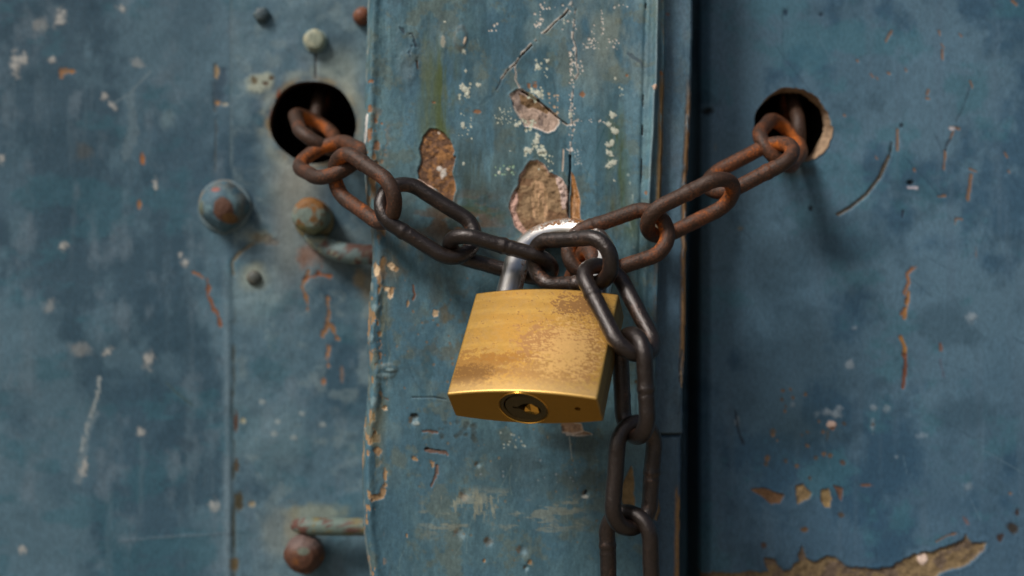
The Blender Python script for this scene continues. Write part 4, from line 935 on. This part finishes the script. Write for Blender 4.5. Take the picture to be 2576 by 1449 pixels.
setcol(me, c, rg); link('body', me, lock, M_BRASS)
# top and bottom faces, the bottom one with a bored lock hole and a drain hole
def cap(y, ins, holes, name, mat, sgn):
    bm = bmesh.new(); Q = (O0 - Pn * ins)[::2]; edges = []
    def loop(pts):
        vs = [bm.verts.new(PL(x, y, z)) for x, z in pts]
        for k in range(len(vs)): edges.append(bm.edges.new((vs[k], vs[(k + 1) % len(vs)])))
        return vs
    loop(Q); hs = []
    for cx, cz, r, n_ in holes: hs.append(loop([(cx + r * math.cos(t), cz + r * math.sin(t)) for t in np.linspace(0, 2 * math.pi, n_, endpoint=False)]))
    bmesh.ops.triangle_fill(bm, use_beauty=True, edges=edges)
    nrm = Vector((PL(0, y + sgn, 0) - PL(0, y, 0)).tolist())
    for f in bm.faces:
        f.normal_update()
        if f.normal @ nrm < 0: f.normal_flip()
    dirw = PL(0, -sgn * 3.0, 0) - PL(0, 0, 0)
    for vs in hs:
        lo = [bm.verts.new(Vector(v.co) + Vector(dirw)) for v in vs]
        for k in range(len(vs)): bm.faces.new((vs[k], vs[(k + 1) % len(vs)], lo[(k + 1) % len(vs)], lo[k]))
        bm.faces.new(lo)
    me = bm_mesh(name, bm, False)
    n_ = len(me.vertices); cc = np.broadcast_to(lin((180, 130, 44)), (n_, 3)).copy()
    setcol(me, cc, np.full(n_, .42)); return link(name, me, lock, mat)
CXP, CZP, CR0 = -.4, -.2, 7.9
cap(-PH / 2, .55, [], 'top_face', M_BRASS, -1)
cap(PH / 2, .5, [(CXP, CZP, CR0, 72), (17.4, .3, .95, 20)], 'bottom_face', M_BRASS, 1)
# lock cylinder: polished lip, dark ring and plug with a cut keyway
def lathe_y(name, prof, mat, parent, n_=72):
    a = np.linspace(0, 2 * math.pi, n_, endpoint=False)
    co = np.array([PL(CXP + r * np.cos(a), np.full(n_, y), CZP + r * np.sin(a)) for r, y in prof])
    I = np.arange(len(prof) * n_).reshape(len(prof), n_); J = np.roll(I, -1, 1)
    return link(name, mesh_np(name, co, np.stack([I[:-1], J[:-1], J[1:], I[1:]], -1).reshape(-1, 4)), parent, mat)
hb = PH / 2
cyl = lathe_y('lock_cylinder', [(7.85, hb - 2), (7.85, hb - .25), (7.55, hb - .05), (7.3, hb - .02), (6.7, hb - .02), (6.45, hb - .12), (6.4, hb - .8)], M_BRASS_DARK, lock)
def keyway():
    # the plug's face in (x, z): circle with a stepped slot cut through it
    bm = bmesh.new(); edges = []; y = hb - .12
    def loop(pts):
        vs = [bm.verts.new(PL(a, y, b)) for a, b in pts]
        for k in range(len(vs)): edges.append(bm.edges.new((vs[k], vs[(k + 1) % len(vs)])))
        return vs
    loop([(CXP + .3 + 6.2 * math.cos(t), CZP + 6.2 * math.sin(t)) for t in np.linspace(0, 2 * math.pi, 64, endpoint=False)])
    slot = [(-3.9, .6), (-2.3, .2), (-1.3, 1.2), (0, 2.0), (1.5, 2.3), (3.2, 1.9), (4.4, 1.0), (5.2, -.4), (5.1, -1.9), (4.4, -2.8), (3.0, -3.5), (1.6, -3.4), (.2, -2.6), (-.9, -1.3), (-1.5, -.6), (-2.3, -.7), (-3.9, -.3)]
    hs = loop([(CXP + .3 + a, CZP + b) for a, b in slot])
    bmesh.ops.triangle_fill(bm, use_beauty=True, edges=edges)
    nrm = Vector((PL(0, 1, 0) - PL(0, 0, 0)).tolist())
    for f in bm.faces:
        f.normal_update()
        if f.normal @ nrm < 0: f.normal_flip()
    dirw = Vector((PL(0, -2.6, 0) - PL(0, 0, 0)).tolist()); lo = [bm.verts.new(v.co + dirw) for v in hs]
    for k in range(len(hs)): bm.faces.new((hs[k], hs[(k + 1) % len(hs)], lo[(k + 1) % len(hs)], lo[k]))
    me = bm_mesh('plug', bm, False); return link('plug', me, cyl, M_BRASS_DARK)
keyway()
lathe_y('cylinder_lip', [(8.15, hb - .3), (8.15, hb + .1), (8.0, hb + .28), (7.8, hb + .1), (7.75, hb - .4)], M_BRASS_BRIGHT, cyl)
# floor of the keyway and the brass ward that stands in it
lathe_y('keyway_floor', [(6.3, hb - 2.6), (3, hb - 2.6), (.01, hb - 2.6)], M_BLACK, cyl)
bm = bmesh.new()
wedge = [((2.3, 1.2), hb - .35), ((-.6, -2.3), hb - .9), ((4.6, -2.3), hb - .9), ((2.2, -3.3), hb - .3), ((.4, -2.6), hb - .25), ((3.9, -2.9), hb - .25)]
tp = [bm.verts.new(PL(CXP + .3 + a, y, CZP + b)) for a, b, y in ((2.0, 1.7, hb - .7), (.0, -.6, hb - .9), (-.6, -2.1, hb - .25), (1.6, -3.3, hb - .15), (3.0, -3.4, hb - .15), (4.3, -2.6, hb - .25), (4.0, -.8, hb - .9))]
lo = [bm.verts.new(v.co + Vector((PL(0, -2.2, 0) - PL(0, 0, 0)).tolist())) for v in tp]
cen = bm.verts.new(PL(CXP + 2.2, hb - .1, CZP - 1.6))
for k in range(7): bm.faces.new((tp[k], tp[(k + 1) % 7], cen)); bm.faces.new((tp[k], lo[k], lo[(k + 1) % 7], tp[(k + 1) % 7]))
link('key_ward', bm_mesh('key_ward', bm, False), cyl, M_BRASS_BRIGHT)
# shackle
def mat_shackle():
    m, nt, b = newmat('plated_steel_with_rust'); co = nt.nodes.new('ShaderNodeTexCoord').outputs['Object']; a = attr(nt, 'rust')
    n1 = noise(nt, co, 330, 7, .72); n2 = noise(nt, co, 1500, 4, .7)
    x = math_(nt, 'ADD', math_(nt, 'ADD', n1, math_(nt, 'MULTIPLY', n2, .25)), a.outputs['Fac'])
    f = ramp(nt, x, [(.79, 0.), (.87, 1.)])
    nt.links.new(mixc(nt, f, tuple(lin((226, 222, 216))), ramp(nt, n2, [(.3, lin((82, 54, 26))), (.6, lin((150, 96, 44))), (.8, lin((196, 150, 100)))])), b.inputs['Base Color'])
    nt.links.new(ramp(nt, f, [(0, .33), (1, .62)]), b.inputs['Roughness'])
    nt.links.new(ramp(nt, f, [(0, 1.), (1, .25)]), b.inputs['Metallic'])
    bump(nt, math_(nt, 'MULTIPLY', n2, math_(nt, 'ADD', f, .12)), b, .6, .0003); return m
HS, RSH, straight = 15.5, 4.3, 19.0
pts = []; y0 = -PH / 2 + 3
for t in np.linspace(0, 1, 14, endpoint=False): pts.append((-HS, y0 - t * (straight + 3)))
for t in np.linspace(0, math.pi, 60): pts.append((-HS * math.cos(t), y0 - (straight + 3) - HS * 1.02 * math.sin(t)))
for t in np.linspace(1, 0, 14): pts.append((HS, y0 - t * (straight + 3)))
pts = np.array(pts)[[i for i in range(len(pts)) if i == 0 or np.hypot(*(np.array(pts[i]) - np.array(pts[i - 1]))) > 1e-3]]
Cw = PL(pts[:, 0], pts[:, 1], np.zeros(len(pts))) / MM; Cw = np.stack([Cw[:, 0], Cw[:, 2] - H0 / MM, -Cw[:, 1]], -1)
def cs(me, q3, dirs, C_, T_):
    x = pts[:, 0]; yv = pts[:, 1]
    arch = ss(-yv, PH / 2 + straight + 4, PH / 2 + straight + 13)
    inner = dirs[..., 0] * np.sign(-x)[:, None]
    v = -.08 + .27 * arch[:, None] * ss(dirs[..., 1], .0, .7) + .22 * (1 - arch[:, None]) * ss(inner, .1, .8)
    v = v.ravel(); k = len(me.vertices) - len(v); v = np.concatenate([v, v[:k]]) if k else v
    at = me.attributes.new('rust', 'FLOAT', 'POINT'); at.data.foreach_set('value', v.astype(np.float32))
sweep('shackle', Cw, np.full(len(pts), RSH), 36, False, lock, mat_shackle(), cs, .004, 5)
